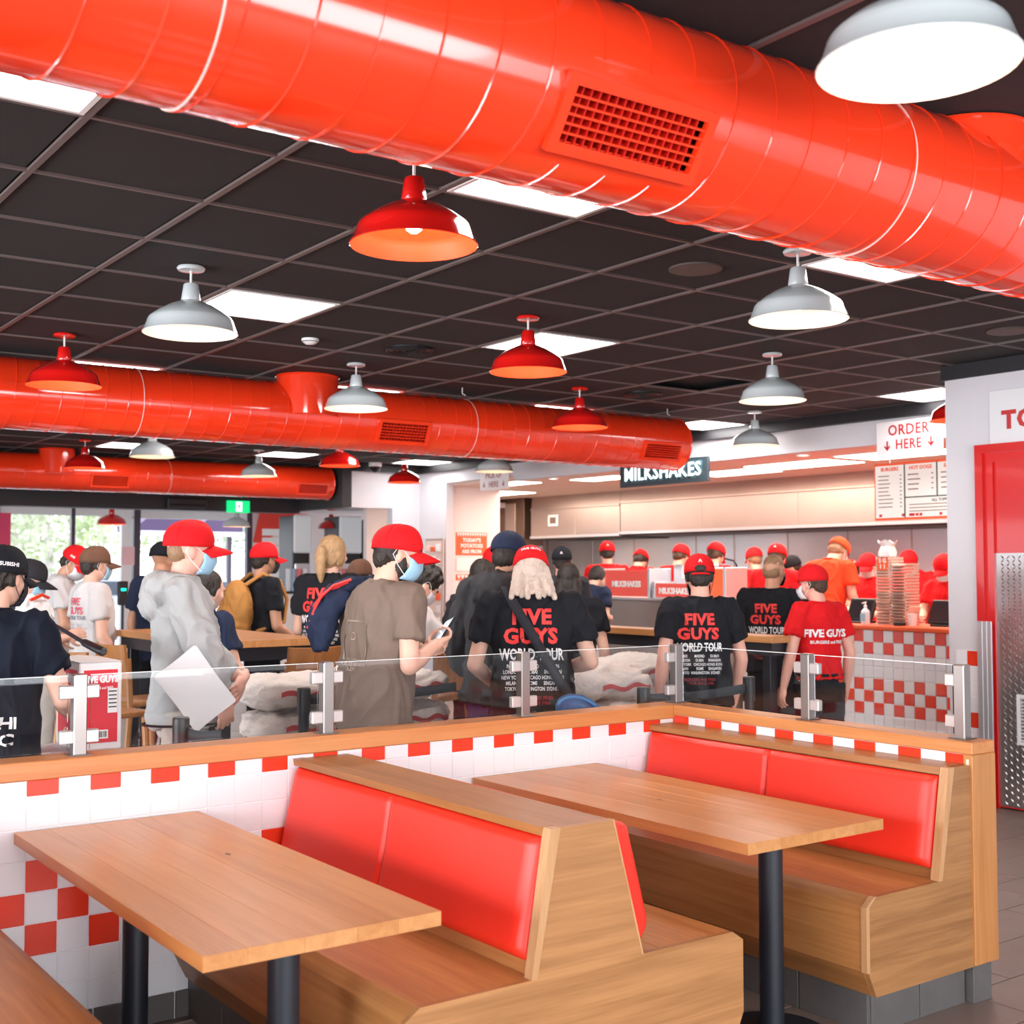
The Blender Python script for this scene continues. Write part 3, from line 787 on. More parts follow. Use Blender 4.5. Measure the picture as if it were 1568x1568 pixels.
# ================================================================== PENDANT LAMPS
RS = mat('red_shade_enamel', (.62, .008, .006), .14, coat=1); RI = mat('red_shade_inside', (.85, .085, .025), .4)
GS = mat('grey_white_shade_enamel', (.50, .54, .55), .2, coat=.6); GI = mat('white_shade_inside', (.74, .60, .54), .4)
BULB = mat('lamp_bulb', (1, .8, .6), .3, emit=(1, .72, .42), estr=38)
RODM = mat('white_rod', (.75, .72, .72), .4)
def pendant_proto(red):
    t = thing('pendant_lamp', 'x', 'lamp', (0, 0, 0), group='enamel pendant lamps')
    S, I = (RS, RI) if red else (GS, GI)
    z = 0   # ceiling
    MB().lathe([(.0, 0), (.064, 0), (.068, -.008), (.062, -.018), (.02, -.022), (0, -.022)], seg=24).build('canopy', S, t)
    MB().tube([(0, 0, -.02), (0, 0, -.085)], .006, 8).build('rod', RODM, t)
    MB().lathe([(0, -.080), (.030, -.082), (.036, -.088), (.046, -.162), (.044, -.167)], seg=24).build('socket_cup', S, t)
    outer = [(.040, -0.1620), (.060, -0.1700), (.110, -0.1920), (.160, -0.2220), (.193, -0.2480), (.200, -0.2580), (.205, -0.2740), (.222, -0.3170), (.2265, -0.3210), (.2235, -0.3240)]
    MB().lathe(outer, seg=40).build('shade', S, t)
    inner = [(.2235, -0.3240), (.2195, -0.3160), (.202, -0.2740), (.197, -0.2600), (.189, -0.2510), (.157, -0.2260), (.107, -0.1960), (.058, -0.1740), (.03, -0.1700), (0, -0.1700)]
    MB().lathe(inner, seg=40).build('shade_lining', I, t)
    b = MB().lathe([(0, -0.1720), (.014, -0.1720), (.016, -0.1970), (.030, -0.2240), (.034, -0.2440), (.028, -0.2660), (.012, -0.2780), (0, -0.2800)], seg=16).build('bulb', BULB, t)
    return t
protos = {True: pendant_proto(True), False: pendant_proto(False)}
used = {True: False, False: False}
PEND = [(2.25, 3.70, 1, 'red pendant lamp nearest the camera, just below the big red duct', 0), (2.225, 5.72, 0, 'grey white pendant lamp beside the left ceiling light panel', 0), (2.233, 7.82, 1, 'red pendant lamp at left in front of the middle red duct', 0),
 (4.243, 7.76, 0, 'grey white pendant lamp in front of the middle duct beside its branch pipe', 0), (4.256, 5.73, 1, 'red pendant lamp with the bright light panel behind it', 0), (6.28, 7.76, 1, 'red pendant lamp near the end of the middle duct', 0),
 (4.36, 3.80, 0, 'grey white pendant lamp hanging under the right part of the big duct', 0), (6.34, 5.76, 0, 'grey white pendant lamp above the black shirts, with its round canopy clear', 0), (8.56, 8.0, 0, 'small grey white pendant lamp next to the soffit, left of the order sign', 0),
 (2.36, 1.70, 0, 'very large grey white pendant lamp cut by the top right corner', .0), (4.27, 14.1, 1, 'small dark red pendant lamp over the far duct', 0), (4.39, 12.28, 0, 'grey white pendant lamp below the middle duct, over the far duct', 0),
 (6.37, 14.1, 0, 'small grey white pendant lamp before the end of the far duct', 0), (6.46, 12.18, 1, 'red pendant lamp half hidden under the middle duct', 0), (8.42, 14.07, 1, 'red pendant lamp before the far white corner', 0),
 (8.33, 11.88, 0, 'grey white pendant lamp above the pick up sign', 0), (8.36, 5.70, 1, 'red pendant lamp cut by the right edge near the toilet wall', 0)]
q = at(519, 753, d=19.5)
for (x, y, red, lab, dz) in PEND:
    red = bool(red)
    o = protos[red] if not used[red] else copy_tree(protos[red])
    used[red] = True
    o.location = (x, y, H); o['label'] = lab
# further lamps hang from the lower far ceiling
for (u, v, y, red, lab) in ((171, 806, 19.0, 1, 'tiny red pendant lamp against the bright left window'), (362, 808, 19.0, 0, 'tiny grey white pendant lamp below the exit sign'), (507, 803, 19.0, 1, 'tiny red pendant lamp between the steel drink towers')):
    o = copy_tree(protos[bool(red)]); p = at(u, v, y=y); o.location = (p.x, y, 2.66); o['label'] = lab
for x, y, red, e in [(p[0], p[1], p[2], 3.0) for p in PEND[:10]]:
    l = light('lamp_glow', 'POINT', (x, y, H-.292), e*(.5 if red else .3), (1, .70, .45) if red else (1, .84, .70), .03)

for i, j in ((11, 3), (11, 7), (8, 7), (5, 3), (2, 3), (5, 7)):
    light('ceiling_panel_glow', 'AREA', (GX0+GA*(i+.5), GY0+GB*(j+.5), H-.03), (8 if j == 3 else 12) if i > 10 else 14, (1, .96, .93), .55, .55)
# ================================================================== CEILING FITTINGS
def disc(name, lab, cat, x, y, r, material, rings=0, group=None, holes=False):
    t = thing(name, lab, cat, (x, y, H), 0, group)
    MB().lathe([(0, -.006), (r*.9, -.008), (r, -.004), (r, .004)], seg=32).build('face', material, t)
    for k in range(rings):
        rr_ = r*(.25+.7*k/max(1, rings-1))
        MB().tube([(rr_*math.cos(2*PI*i/32), rr_*math.sin(2*PI*i/32), -.011) for i in range(33)], .006, 5, caps=False).build('ring', mat('black_vent_ring', (.02, .018, .02), .4), t)
    return t
SPK = mat('speaker_mesh', (.10, .075, .065), .6, bump=.4, bscale=600)
disc('ceiling_speaker', 'round grey brown speaker grille in the ceiling left of the right white pendant', 'speaker', 4.235, 4.335, .13, SPK, 0, 'ceiling speakers')
disc('ceiling_speaker', 'round grey speaker grille in the ceiling at the right edge', 'speaker', 6.925, 4.364, .13, SPK, 0, 'ceiling speakers')
disc('air_diffuser', 'round black ceiling diffuser left of the red pendant with the light panel', 'diffuser', 4.252, 7.046, .16, BLK, 4, 'black round diffusers')
disc('air_diffuser', 'round black ceiling diffuser near the end of the middle duct', 'diffuser', 6.932, 7.723, .16, BLK, 4, 'black round diffusers')
t = thing('smoke_detector', 'small white smoke detector in the ceiling right of the left light panel', 'detector', (3.545, 7.087, H))
MB().lathe([(.055, 0), (.055, -.014), (.045, -.022), (.03, -.034), (0, -.036)], seg=20).build('body', VW, t)
MB().tube([(.05*math.cos(2*PI*i/20), .05*math.sin(2*PI*i/20), -.018) for i in range(21)], .003, 4, caps=False).build('sensor_ring', BLK, t)
t = thing('security_camera', 'black dome security camera on the ceiling before the far corner', 'camera', (8.45, 14.9, H))
MB().lathe([(0, 0), (.09, 0), (.09, -.05), (.08, -.055)], seg=20).build('base', VW, t)
MB().lathe([(.08, -.05), (.075, -.09), (.05, -.125), (0, -.14)], seg=20).build('dome', mat('smoked_dome', (.01, .01, .012), .08), t)
for (u, v, lab) in ((708, 603, 'bent wire hook hanging from the ceiling above the middle duct'), (1022, 634, 'bent wire hook hanging from the ceiling past the duct end')):
    p = at(u, v, z=H-.05)
    o = MB().tube([(p.x, p.y, H), (p.x, p.y, H-.05), (p.x+.03, p.y, H-.06)], .004, 6).build('wire_hook', VW); tag(o, lab, 'hook')
# ================================================================== KITCHEN
STP = mat('warm_steel', (.50, .41, .36), .36, metal=.85, bump=.04, bscale=40, var=.08, vscale=3)
SRED = mat('sign_red', (.55, .02, .02), .4)
ORG = mat('orange_red_print', (.90, .13, .035), .5)
PRW = mat('white_print', (.9, .88, .86), .5)
SHP = mat('dark_print', (.05, .05, .05), .6)
# warm ceiling panels
for k, (x0, x1, y0, y1, lab) in enumerate([(10.1, 10.75, 7.2, 8.35, 'warm kitchen light panel above the menu board'), (10.25, 10.9, 8.6, 9.75, 'warm kitchen light panel left of the menu board'), (10.5, 11.1, 9.95, 11.0, 'warm kitchen light panel right of the milkshakes sign'),
        (9.95, 10.35, 11.6, 12.5, 'warm kitchen light panel left of the milkshakes sign'), (9.55, 9.95, 13.1, 13.8, 'small kitchen light beside the pick up sign'), (10.6, 11.2, 14.9, 16.2, 'kitchen light panel hidden behind the pink wall')]):
    t = thing('kitchen_light', lab, 'light', ((x0+x1)/2, (y0+y1)/2, 2.8), 0, 'kitchen light panels')
    w, h = (x1-x0)/2, (y1-y0)/2
    MB().bbox((-w-.02, -h-.02, -.012), (w+.02, h+.02, 0), .004).build('frame', VW, t)
    MB().box((-w, -h, -.016), (w, h, -.0125)).build('diffuser', EMWARM, t)
light('kitchen_glow', 'AREA', (10.9, 9.0, 2.74), 105, (1, .77, .64), 1.2, 6)
light('kitchen_glow_far', 'AREA', (10.9, 14.2, 2.74), 60, (1, .77, .64), 1.2, 4)
for (x, y, lab) in ((9.75, 8.46, 'small round downlight left of the order sign'), (9.72, 11.1, 'small round downlight behind the milkshakes sign'), (9.68, 12.5, 'small round downlight right of the pick up sign')):
    t = thing('downlight', lab, 'light', (x, y, 2.8), 0, 'kitchen downlights')
    MB().lathe([(.075, 0), (.075, -.008), (.06, -.012), (.055, -.004)], seg=24).build('trim_ring', VW, t)
    MB().lathe([(0, -.005), (.055, -.005)], seg=24).build('lens', EMWARM, t)
# back wall of steel panels
bw = thing('steel_wall_lining', 'brushed steel panels lining the kitchen back wall', 'wall lining', (13.12, 0, 0))
ys = [5.5, 6.6, 7.6, 8.62, 9.65, 10.64, 11.67, 12.68, 13.46, 14.85, 15.9, 17.1]
for a, b in zip(ys[:-1], ys[1:]):
    MB().bbox((0, a+.006, .95), (.03, b-.006, 2.3), .004).build('panel', STEEL, bw)
    MB().bbox((-.008, b-.012, .95), (0, b+.012, 2.3), .002).build('joint_strip', STP, bw)
# hoods
def hood(nm_lab, x, y0, y1, z0, z1, joints):
    t = thing('extractor_hood', nm_lab, 'hood', (x, 0, 0), 0, 'extractor hoods')
    MB().prism([(0, z0), (0, z0+.45), (.02, z1), (1.1, z1), (1.1, z0+.12), (.12, z0)], 'y', y0, y1).build('canopy', STP, t)
    js = [y0]+joints+[y1]
    for a, b in zip(js[:-1], js[1:]):
        MB().bbox((-.008, a+.004, z0+.03), (0, b-.004, z0+.44), .003).build('panel', STP, t)
    MB().bbox((-.03, y0, z0-.01), (.03, y1, z0+.03), .004).build('rim', STEEL, t)
    MB().bbox((-.022, y0, z0+.445), (0, y1, z0+.475), .003).build('ledge', STP, t)
    MB().box((.04, y0+.02, z0-.03), (1.0, y1-.02, z0-.011)).build('filter_bank', mat('dark_filter', (.04, .035, .035), .5), t)
    return t
hood('long steel extractor hood behind the milkshakes sign and menu board', 12.0, 5.9, 13.88, 2.16, 2.8, [7.3, 8.9, 10.5, 12.2])
hood('shorter steel extractor hood with a white square thermostat', 12.05, 13.95, 16.15, 2.14, 2.8, [15.0])
t = thing('thermostat', 'white square thermostat on the shorter hood', 'thermostat', (12.04, at(848, 797, x=12.04).y, at(848, 797, x=12.04).z))
MB().bbox((-.02, -.13, -.09), (0, .13, .09), .005).build('frame', VW, t); MB().box((-.024, -.075, -.05), (-.0205, .075, .05)).build('screen', mat('brown_screen', (.18, .12, .09), .3), t)
t = thing('steel_column', 'tall brown and steel duct column left of the hood', 'column', (12.0, 16.62, 0))
MB().bbox((0, -.34, 2.02), (.4, .34, 2.8), .005).build('column_body', mat('bronze_steel', (.22, .15, .11), .35, metal=.8), t)
MB().bbox((-.02, -.12, 2.05), (0, .16, 2.72), .004).build('front_panel', STP, t)
MB().bbox((0, -.5, .9), (.6, .34, 1.3), .005).build('cabinet', STEEL, t); MB().bbox((.1, -.3, 1.3), (.4, .3, 2.02), .005).build('riser', STEEL, t)
# cooking line
t = thing('cooking_line', 'long steel cooking line under the hoods', 'kitchen counter', (12.25, 0, 0))
for k in range(9):
    a = 5.6+k*1.2
    c = MB().bbox((0, a+.01, .12), (.78, a+1.19, .98), .006).build('unit', STEEL, t); MB().tube([(-.03, a+.15, .86), (-.03, a+1.05, .86)], .012, 8).build('handle', STEEL, c)
    MB().bbox((-.02, a+.005, .985), (.80, a+1.195, 1.03), .004).build('worktop', STP, t)
MB().box((.05, 5.6, 0), (.75, 16.4, .12)).build('plinth', BLK, t)
for (y, r, h, lab) in ((8.3, .12, .30, 'dark frying pot on the cooking line at the right'), (9.0, .12, .22, 'dark cooking pot at the right of the cooking line'), (11.2, .2, .2, 'wide steel pan on the cooking line behind the red caps'), (14.9, .13, .25, 'steel pot at the left of the cooking line')):
    t = thing('cooking_pot', lab, 'pot', (12.6, y, 1.03)); MB().lathe([(0, 0), (r, 0), (r, h), (r+.01, h), (r+.01, h+.01), (r-.01, h), (r-.01, .01), (0, .01)], seg=20).build('body', STEEL if r > .12 else BLKM, t)
    MB().tube([(r, 0, h*.8), (r+.1, 0, h*.82)], .012, 6).build('handle', BLK, t)
# gooseneck spray tap
p = at(1135, 900, x=12.0)
o = MB().tube([(0, 0, 0), (0, 0, .66), (0, .05, .72), (0, .45, .80)], .012, 8).build('gooseneck_tap', BLKM, loc=(12.3, at(1128, 870, x=12.3).y, 1.03)); tag(o, 'thin dark bent tap rising behind the cap of the nearer black shirt', 'tap')

# order counter
oc = thing('order_counter', 'order counter with red and white checked tiles and a red edge', 'counter', (9.35, 0, 0))
CY0, CY1 = 5.45, 8.94
MB().box((.006, CY0, 0), (.6, CY1, 1.085)).build('counter_body', GROUT, oc)
MB().bbox((-.03, CY0, 1.085), (.62, CY1+.02, 1.13), .01).build('red_edge_top', ORG, oc)
tm = MB().bbox((-.004, -.0525, -.0525), (.007, .0525, .0525), .002).mesh('tile'); tm.materials.append(WHT)
nc = int((CY1-CY0)/P)
lo = MB()
for r in range(10):
    for k in range(nc):
        z = 1.085-P*(r+.5); y = CY0+P*(k+.5)
        red = (r in (0, 1, 4, 5, 6)) and (r+k) % 2 == 0
        if r < 9: share(tm, 'tile', RED if red else WHT, oc, (0, y, z))
        else: lo.box((-.004, y-.0525, z-.0525), (.007, y+.0525, z+.0525))
o = lo.build('tile', WHT, oc)
# stacked drink trays on the counter
TRAY = mat('pale_card_tray', (.84, .62, .52), .6); TR2 = mat('clear_peach_plastic', (.88, .74, .66), .35)
for (y, n, lab, a) in ((7.325, 22, 'left tall stack of peach card trays on the order counter', 1), (7.155, 20, 'right tall stack of peach card trays on the order counter', 0)):
    t = thing('tray_stack', lab, 'trays', (9.62, y, 1.13), group='tray stacks on the order counter')
    me = MB().prism([(-.075, 0), (.075, 0), (.082, .022), (.077, .022), (.07, .004), (-.07, .004), (-.077, .022), (-.082, .022)], 'x', -.10, .10)
    me = me.mesh('tray'); me.materials.append(TRAY)
    for k in range(n): share(me, 'tray', None, t, (rnd.uniform(-.004, .004), rnd.uniform(-.003, .003), k*.0285), (0, 0, rnd.uniform(-.03, .03)))
    if a:
        lb = MB().box((-.104, -.06, .50), (-.1005, .055, .62)).build('orange_label', ORG, t)
        letters('label_lettering', '5 G\n1 1', .055, PRW, t, (-.105, 0, .56), FACE_NX, offset=.03)
bag = thing('paper_bag', 'crumpled white paper bag crowning the left tray stack', 'bag', (9.60, 7.33, 1.13+22*.0285), 0)
V = []; F = []
N = 16
for r, (rad, z) in enumerate([(.085, 0), (.09, .04), (.075, .08), (.06, .10), (.085, .125), (.095, .14)]):
    for k in range(N):
        a = 2*PI*k/N; V.append((rad*math.cos(a)*(.9+.12*math.sin(5*a+r)), rad*math.sin(a)*(.95+.12*math.cos(3*a+r)), z+(.018*math.sin(4*a) if r > 3 else 0)))
F = [(r*N+k, r*N+(k+1) % N, (r+1)*N+(k+1) % N, (r+1)*N+k) for r in range(5) for k in range(N)]+[tuple(range(N))[::-1]]
MB().add(V, F, True).build('bag_paper', PRW, bag)
# order screens
def pos(y, lab):
    t = thing('order_screen', lab, 'screen', (9.62, y, 1.13), 0, 'order screens')
    MB().bbox((-.09, -.09, 0), (.11, .09, .02), .006).build('base', BLK, t)
    M = Matrix.Translation((0, 0, .13)) @ Matrix.Rotation(R_(24), 4, 'Y')
    MB().bbox((-.0, -.15, -.115), (.03, .15, .115), .008, M).build('casing', BLK, t)
    MB().box((-.003, -.125, -.09), (-.0005, .125, .09), M).build('glass', mat('dark_screen', (.035, .03, .035), .12), t)
    MB().tube([(.03, 0, .02), (.03, 0, .12)], .02, 8).build('stalk', BLK, t)
pos(7.66, 'black order screen left of the tray stacks'); pos(6.75, 'black order screen at the right end of the counter')
for (y, lab) in ((7.47, 'black receipt printer behind the left order screen'), (6.62, 'black receipt printer behind the right order screen')):
    t = thing('receipt_printer', lab, 'printer', (9.86, y, 1.13), 0, 'receipt printers')
    MB().bbox((-.1, -.11, .12), (.1, .11, .26), .012).build('body', BLK, t); MB().bbox((-.11, -.12, .262), (.11, .12, .28), .006).build('lid', BLKM, t)
    MB().bbox((-.04, -.05, 0), (.04, .05, .12), .005).build('stand', BLK, t)
t = thing('sanitiser_bottle', 'clear pump bottle of hand sanitiser on the counter', 'bottle', (9.42, 7.45, 1.13))
MB().lathe([(0, 0), (.036, 0), (.04, .01), (.04, .12), (.014, .15), (.014, .16), (0, .16)], seg=20).build('bottle', mat('clear_gel', (.82, .86, .88), .15), t)
MB().box((-.0415, -.028, .03), (-.0405, .028, .10)).build('label', mat('label_blue', (.35, .6, .75), .5), t)
MB().lathe([(.016, .16), (.016, .175), (.006, .178), (.006, .20), (0, .20)], seg=12).build('pump_collar', PRW, t); MB().tube([(.01, 0, .203), (-.045, 0, .195)], .007, 8).build('pump_nozzle', PRW, t)
t = thing('paper_cup', 'white paper cup beside the right order screen', 'cup', (9.48, 6.98, 1.13)); MB().lathe([(0, 0), (.035, 0), (.047, .11), (.05, .112), (.046, .11), (.034, .004), (0, .004)], seg=20).build('cup', PRW, t)
t = thing('card_terminal', 'small dark card terminal on the order counter', 'terminal', (9.42, 7.08, 1.13)); MB().bbox((-.04, -.035, 0), (.06, .035, .035), .006).build('body', BLK, t); MB().box((-.03, -.025, .035), (.02, .025, .037)).build('screen', mat('dark_screen', (.035, .03, .035), .12), t)

# milkshake counter
mc = thing('milkshake_counter', 'plain steel milkshake counter with red signs on top', 'counter', (8.9, 0, 0))
MB().bbox((0, 9.0, .1), (.7, 10.68, 1.31), .006).build('front_panel', STP, mc); MB().bbox((-.02, 8.98, 1.31), (.72, 10.70, 1.335), .004).build('worktop', STEEL, mc); MB().box((.05, 9.05, 0), (.7, 10.6, .1)).build('plinth', BLK, mc)
def shake_box(y0, y1, z0, z1, x, lab, txt=True, col=None):
    t = thing('sign_box', lab, 'sign', (x, (y0+y1)/2, z0), 0, 'red counter signs')
    w = (y1-y0)/2; h = z1-z0
    for s in (-1, 1): MB().bbox((-.02, s*w-.02, 0), (.3, s*w+.02, h+.02), .004).build('steel_end', STEEL, t)
    MB().bbox((0, -w+.021, .01), (.02, w-.021, h), .003).build('panel', col or mat('coral_red_sign', (.85, .10, .075), .45), t)
    if txt: letters('lettering', 'MILKSHAKES', .085, PRW, t, (-.004, 0, h*.48), FACE_NX, offset=.05)
shake_box(10.0, 10.76, 1.335, 1.63, 9.05, 'red sign box reading milkshakes, the larger left one'); shake_box(9.30, 9.92, 1.335, 1.49, 9.05, 'low red milkshakes sign behind the black shirt cap'); shake_box(9.02, 9.26, 1.335, 1.64, 9.2, 'tall plain orange red box behind the black shirt', False, ORG)
t = thing('shake_mixer', 'pale steel mixer box standing behind the low milkshakes sign', 'machine', (9.35, 9.75, 1.335)); MB().bbox((0, -.2, 0), (.3, .2, .36), .01).build('body', STEEL, t); MB().bbox((-.012, -.06, .2), (0, .06, .34), .004).build('front_card', PRW, t)
# left part of the kitchen front
lc = thing('pickup_counter', 'pick up counter left of the milkshake counter', 'counter', (9.3, 0, 0)); MB().bbox((0, 10.75, .1), (.36, 14.2, 1.05), .006).build('body', WALLP, lc); MB().bbox((-.03, 10.72, 1.05), (.38, 14.2, 1.085), .004).build('worktop', STEEL, lc); MB().box((.05, 10.75, 0), (.34, 14.2, .1)).build('plinth', BLK, lc)
t = thing('red_crate', 'open red crate holding a white pack on the pick up counter', 'crate', (9.45, 11.25, 1.085)); 
for a, b in (((-.15, -.22, 0), (-.14, .22, .12)), ((.14, -.22, 0), (.15, .22, .12)), ((-.14, -.22, 0), (.14, -.21, .12)), ((-.14, .21, 0), (.14, .22, .12)), ((-.14, -.21, 0), (.14, .21, .01))): MB().box(a, b).build('side', ORG, t)
t = thing('white_pack', 'small white pack inside the red crate', 'pack', (9.44, 11.22, 1.096)); MB().bbox((-.08, -.08, 0), (.08, .08, .09), .008).build('pack', PRW, t)

# ---- signs
t = thing('order_sign', 'white sign board reading order here with two red arrows', 'sign', (XK-.05, 6.86, 2.817))
MB().bbox((0, -.345, -.15), (.02, .345, .152), .003).build('board', mat('pinkish_board', (.86, .80, .80), .5), t)
letters('lettering', 'ORDER', .135, SRED, t, (-.003, .0, .065), FACE_NX, offset=.012, spacing=1.08, sx=.93)
letters('lettering', 'HERE', .125, SRED, t, (-.003, 0, -.065), FACE_NX, offset=.012, spacing=1.08, sx=.9)
def arrow(t, y, z, s, M_):
    MB().box((-.004, y-.008*s, z-.02*s), (-.001, y+.008*s, z+.045*s)).add([(-.004, y, z-.045*s), (-.004, y-.034*s, z-.004*s), (-.004, y-.026*s, z+.008*s), (-.004, y, z-.02*s), (-.004, y+.026*s, z+.008*s), (-.004, y+.034*s, z-.004*s)], [(0, 1, 2, 3), (0, 3, 4, 5)]).build('arrow', M_, t)
arrow(t, .225, -.07, 1, SRED); arrow(t, -.235, -.06, 1, SRED)
t = thing('milkshakes_neon_sign', 'black board with glowing white milkshakes lettering', 'sign', (XK-.06, 10.055, 2.70))
MB().bbox((0, -.705, -.135), (.04, .705, .13), .006).build('board', mat('slate_board', (.03, .045, .055), .4), t)
NE = mat('neon_white', (.9, 1, 1), .3, emit=(.85, .97, 1), estr=1.3)
letters('lettering', 'MILKSHAKES', .215, mat('neon_halo', (.06, .13, .15), .4), t, (-.004, 0, 0), FACE_NX, offset=.10, spacing=1.03)
letters('neon_tube', 'MILKSHAKES', .205, NE, t, (-.012, 0, 0), FACE_NX, offset=.008, spacing=1.08, extrude=.003)
t = thing('pickup_sign', 'white hanging board reading pick up here below a pendant', 'sign', (XK-.05, 13.28, 2.808))
MB().bbox((0, -.32, -.13), (.02, .32, .13), .003).build('board', mat('pinkish_board', (.86, .80, .80), .5), t)
letters('lettering', 'PICK UP', .115, mat('dull_red', (.45, .12, .10), .5), t, (-.003, 0, .06), FACE_NX, offset=.006, sx=.9)
letters('lettering', 'HERE', .105, mat('dull_red', (.45, .12, .10), .5), t, (-.003, 0, -.06), FACE_NX, offset=.006, sx=.9)
arrow(t, .22, -.06, .8, mat('dull_red', (.45, .12, .10), .5)); arrow(t, -.22, -.06, .8, mat('dull_red', (.45, .12, .10), .5))
for y in (13.0, 13.56): MB().tube([(.01, y-13.28, .13), (.01, y-13.28, .3)], .004, 6).build('hanger', VW, t)
# menu board
t = thing('menu_board', 'lit menu board in a red frame above the order counter', 'sign', (9.6, 0, 0))
ya, yb, z0, z1 = 7.47, 5.75, 2.095, 2.625
LIT = mat('lit_menu_panel', (.62, .57, .53), .4, emit=(1, .93, .86), estr=.22)
MB().bbox((0, yb, z0), (.05, ya, z1), .004).build('casing', ORG, t)
MB().box((-.004, yb+.02, z0+.02), (-.001, ya-.018, z1-.025)).build('lit_panel', LIT, t)
DK = mat('menu_divider', (.08, .09, .06), .6)
d = MB()
for y in (7.127,): d.box((-.008, y-.006, z0+.02), (-.0042, y+.006, z1-.02))
d.box((-.008, 6.775, 2.30), (-.0042, 6.787, z1-.02)); d.box((-.008, yb+.02, 2.292), (-.0042, 7.127, 2.303)); d.box((-.008, 6.3, z0+.02), (-.0042, 6.31, 2.292)); d.build('divider', DK, t)
for (tx, y, z, s) in (('BURGERS', 7.29, 2.565, .047), ('HOT DOGS', 6.955, 2.565, .047), ('SANDWICHES', 6.56, 2.565, .047)): letters('lettering', tx, s, ORG, t, (-.006, y, z), FACE_NX, offset=.03)
letters('lettering', 'ALL TOPPINGS', .036, DK, t, (-.006, 6.72, 2.262), FACE_NX, offset=.01)
ln = MB(); rr = random.Random(4)
for k in range(9): ln.box((-.006, 7.40-rr.uniform(.09, .15), 2.50-k*.036), (-.0042, 7.42, 2.509-k*.036)); ln.box((-.006, 7.16, 2.50-k*.036), (-.0042, 7.18, 2.509-k*.036))
for k in range(4): ln.box((-.006, 7.08-rr.uniform(.09, .15), 2.50-k*.045), (-.0042, 7.09, 2.511-k*.045)); ln.box((-.006, 6.82, 2.50-k*.045), (-.0042, 6.84, 2.511-k*.045)); ln.box((-.006, 6.6, 2.50-k*.045), (-.0042, 6.74, 2.511-k*.045))
for k in range(3): ln.box((-.006, 6.35, 2.225-k*.03), (-.0042, 7.08, 2.233-k*.03))
ln.build('fine_print', mat('pale_print', (.30, .17, .12), .6), t)
ln = MB()
for y in (7.40, 7.15, 7.07, 7.04, 7.0, 6.96, 6.75): ln.box((-.006, y-.018, 2.125), (-.0042, y+.012, 2.15))
ln.build('red_marks', SRED, t)
for y in (5.9, 7.3): MB().tube([(.02, y, z1), (.02, y, 2.8)], .008, 6).build('hanger', STEEL, t)

# posters on the pink wall
t = thing('potato_poster', 'orange poster about today\'s potatoes on the pink wall', 'poster', (9.837, 14.59, 2.0))
MB().box((-.262, 0, -.16), (.262, .008, .16)).build('sheet', ORG, t)
for (tx, z, s) in (("TODAY'S", .05, .075), ('POTATOES', -.03, .075), ('ARE FROM', -.11, .07)): letters('lettering', tx, s, PRW, t, (0, -.002, z), FACE_NY, offset=.04)
zz = MB()
for k in range(12): x = -.25+k*.0417; zz.add([(x, -.003, .15), (x+.0417, -.003, .15), (x+.021, -.003, .10)], [(0, 1, 2)])
zz.build('zigzag_band', PRW, t)
o = MB().box((9.576, 14.585, 1.62), (10.098, 14.595, 1.80)).build('notice_sheet', PRW); tag(o, 'blank pale notice between the orange posters', 'poster')
t = thing('name_poster', 'low orange strip poster behind the long dark hair', 'poster', (9.837, 14.59, 1.53)); MB().box((-.262, 0, -.04), (.262, .008, .04)).build('sheet', ORG, t); zz = MB()
for k in range(8): x = -.25+k*.0625; zz.add([(x, -.003, .03), (x+.0625, -.003, .03), (x+.031, -.003, -.03)], [(0, 1, 2)])
zz.build('zigzag_band', PRW, t)
# tall notice case right of the grey cap brim
t = thing('display_case', 'wall case of pale goods right of the man with the phone', 'display', (9.34, 14.75, 0)); p0 = at(668, 830, x=9.34)
MB().bbox((-.03, -.23, .7), (0, .23, 2.07), .004).build('frame', STP, t); MB().box((-.034, -.20, .73), (-.031, .20, 2.04)).build('backing', mat('case_pink', (.72, .58, .52), .6), t)
g = MB(); rr = random.Random(9)
for k in range(7):
    for j in range(3):
        z = 1.95-k*.17; y = .13-j*.13; MB().bbox((-.06, y-.05, z-.06), (-.035, y+.05, z+rr.uniform(-.01, .05)), .006).build('packet', [PRW, ORG, TRAY, WALLP][rr.randrange(4)], t)

# ================================================================== DRINKS AREA beyond the white wall
RWL = mat('red_wall_panel', (.80, .05, .03), .5)
o = thing('red_wall_panel', 'slanting red wall panel above the drinks area', 'panel', (0, 20.40, 0))
a = at(388, 830, y=20.4); b = at(398, 788, y=20.4); c = at(470, 788, y=20.4); d_ = at(400, 832, y=20.4)
MB().prism([(a.x, a.z), (b.x, 2.64), (c.x, 2.64), (d_.x, d_.z)], 'y', -.02, .02).build('panel', RWL, o)
for k in range(6):
    z = 2.30-k*.155
    o = MB().box((9.28, 20.37, z-.06), (9.62, 20.39, z+.06)).build('wall_notice', PRW); tag(o, 'white notice strip on the pink wall, %s of the column of six' % ['topmost', 'second from top', 'third from top', 'third from bottom', 'second from bottom', 'lowest'][k], 'notice', 'white notices')
CT = thing('drinks_counter', 'white drinks counter with dark top beyond the ponytail', 'counter', (0, 18.5, 0))
MB().bbox((8.65, 0, .1), (11.2, .75, 1.25), .006).build('body', PRW, CT); MB().bbox((8.6, -.04, 1.25), (11.25, .78, 1.29), .005).build('worktop', BLK, CT); MB().box((8.7, .05, 0), (11.2, .7, .1)).build('plinth', BLK, CT)
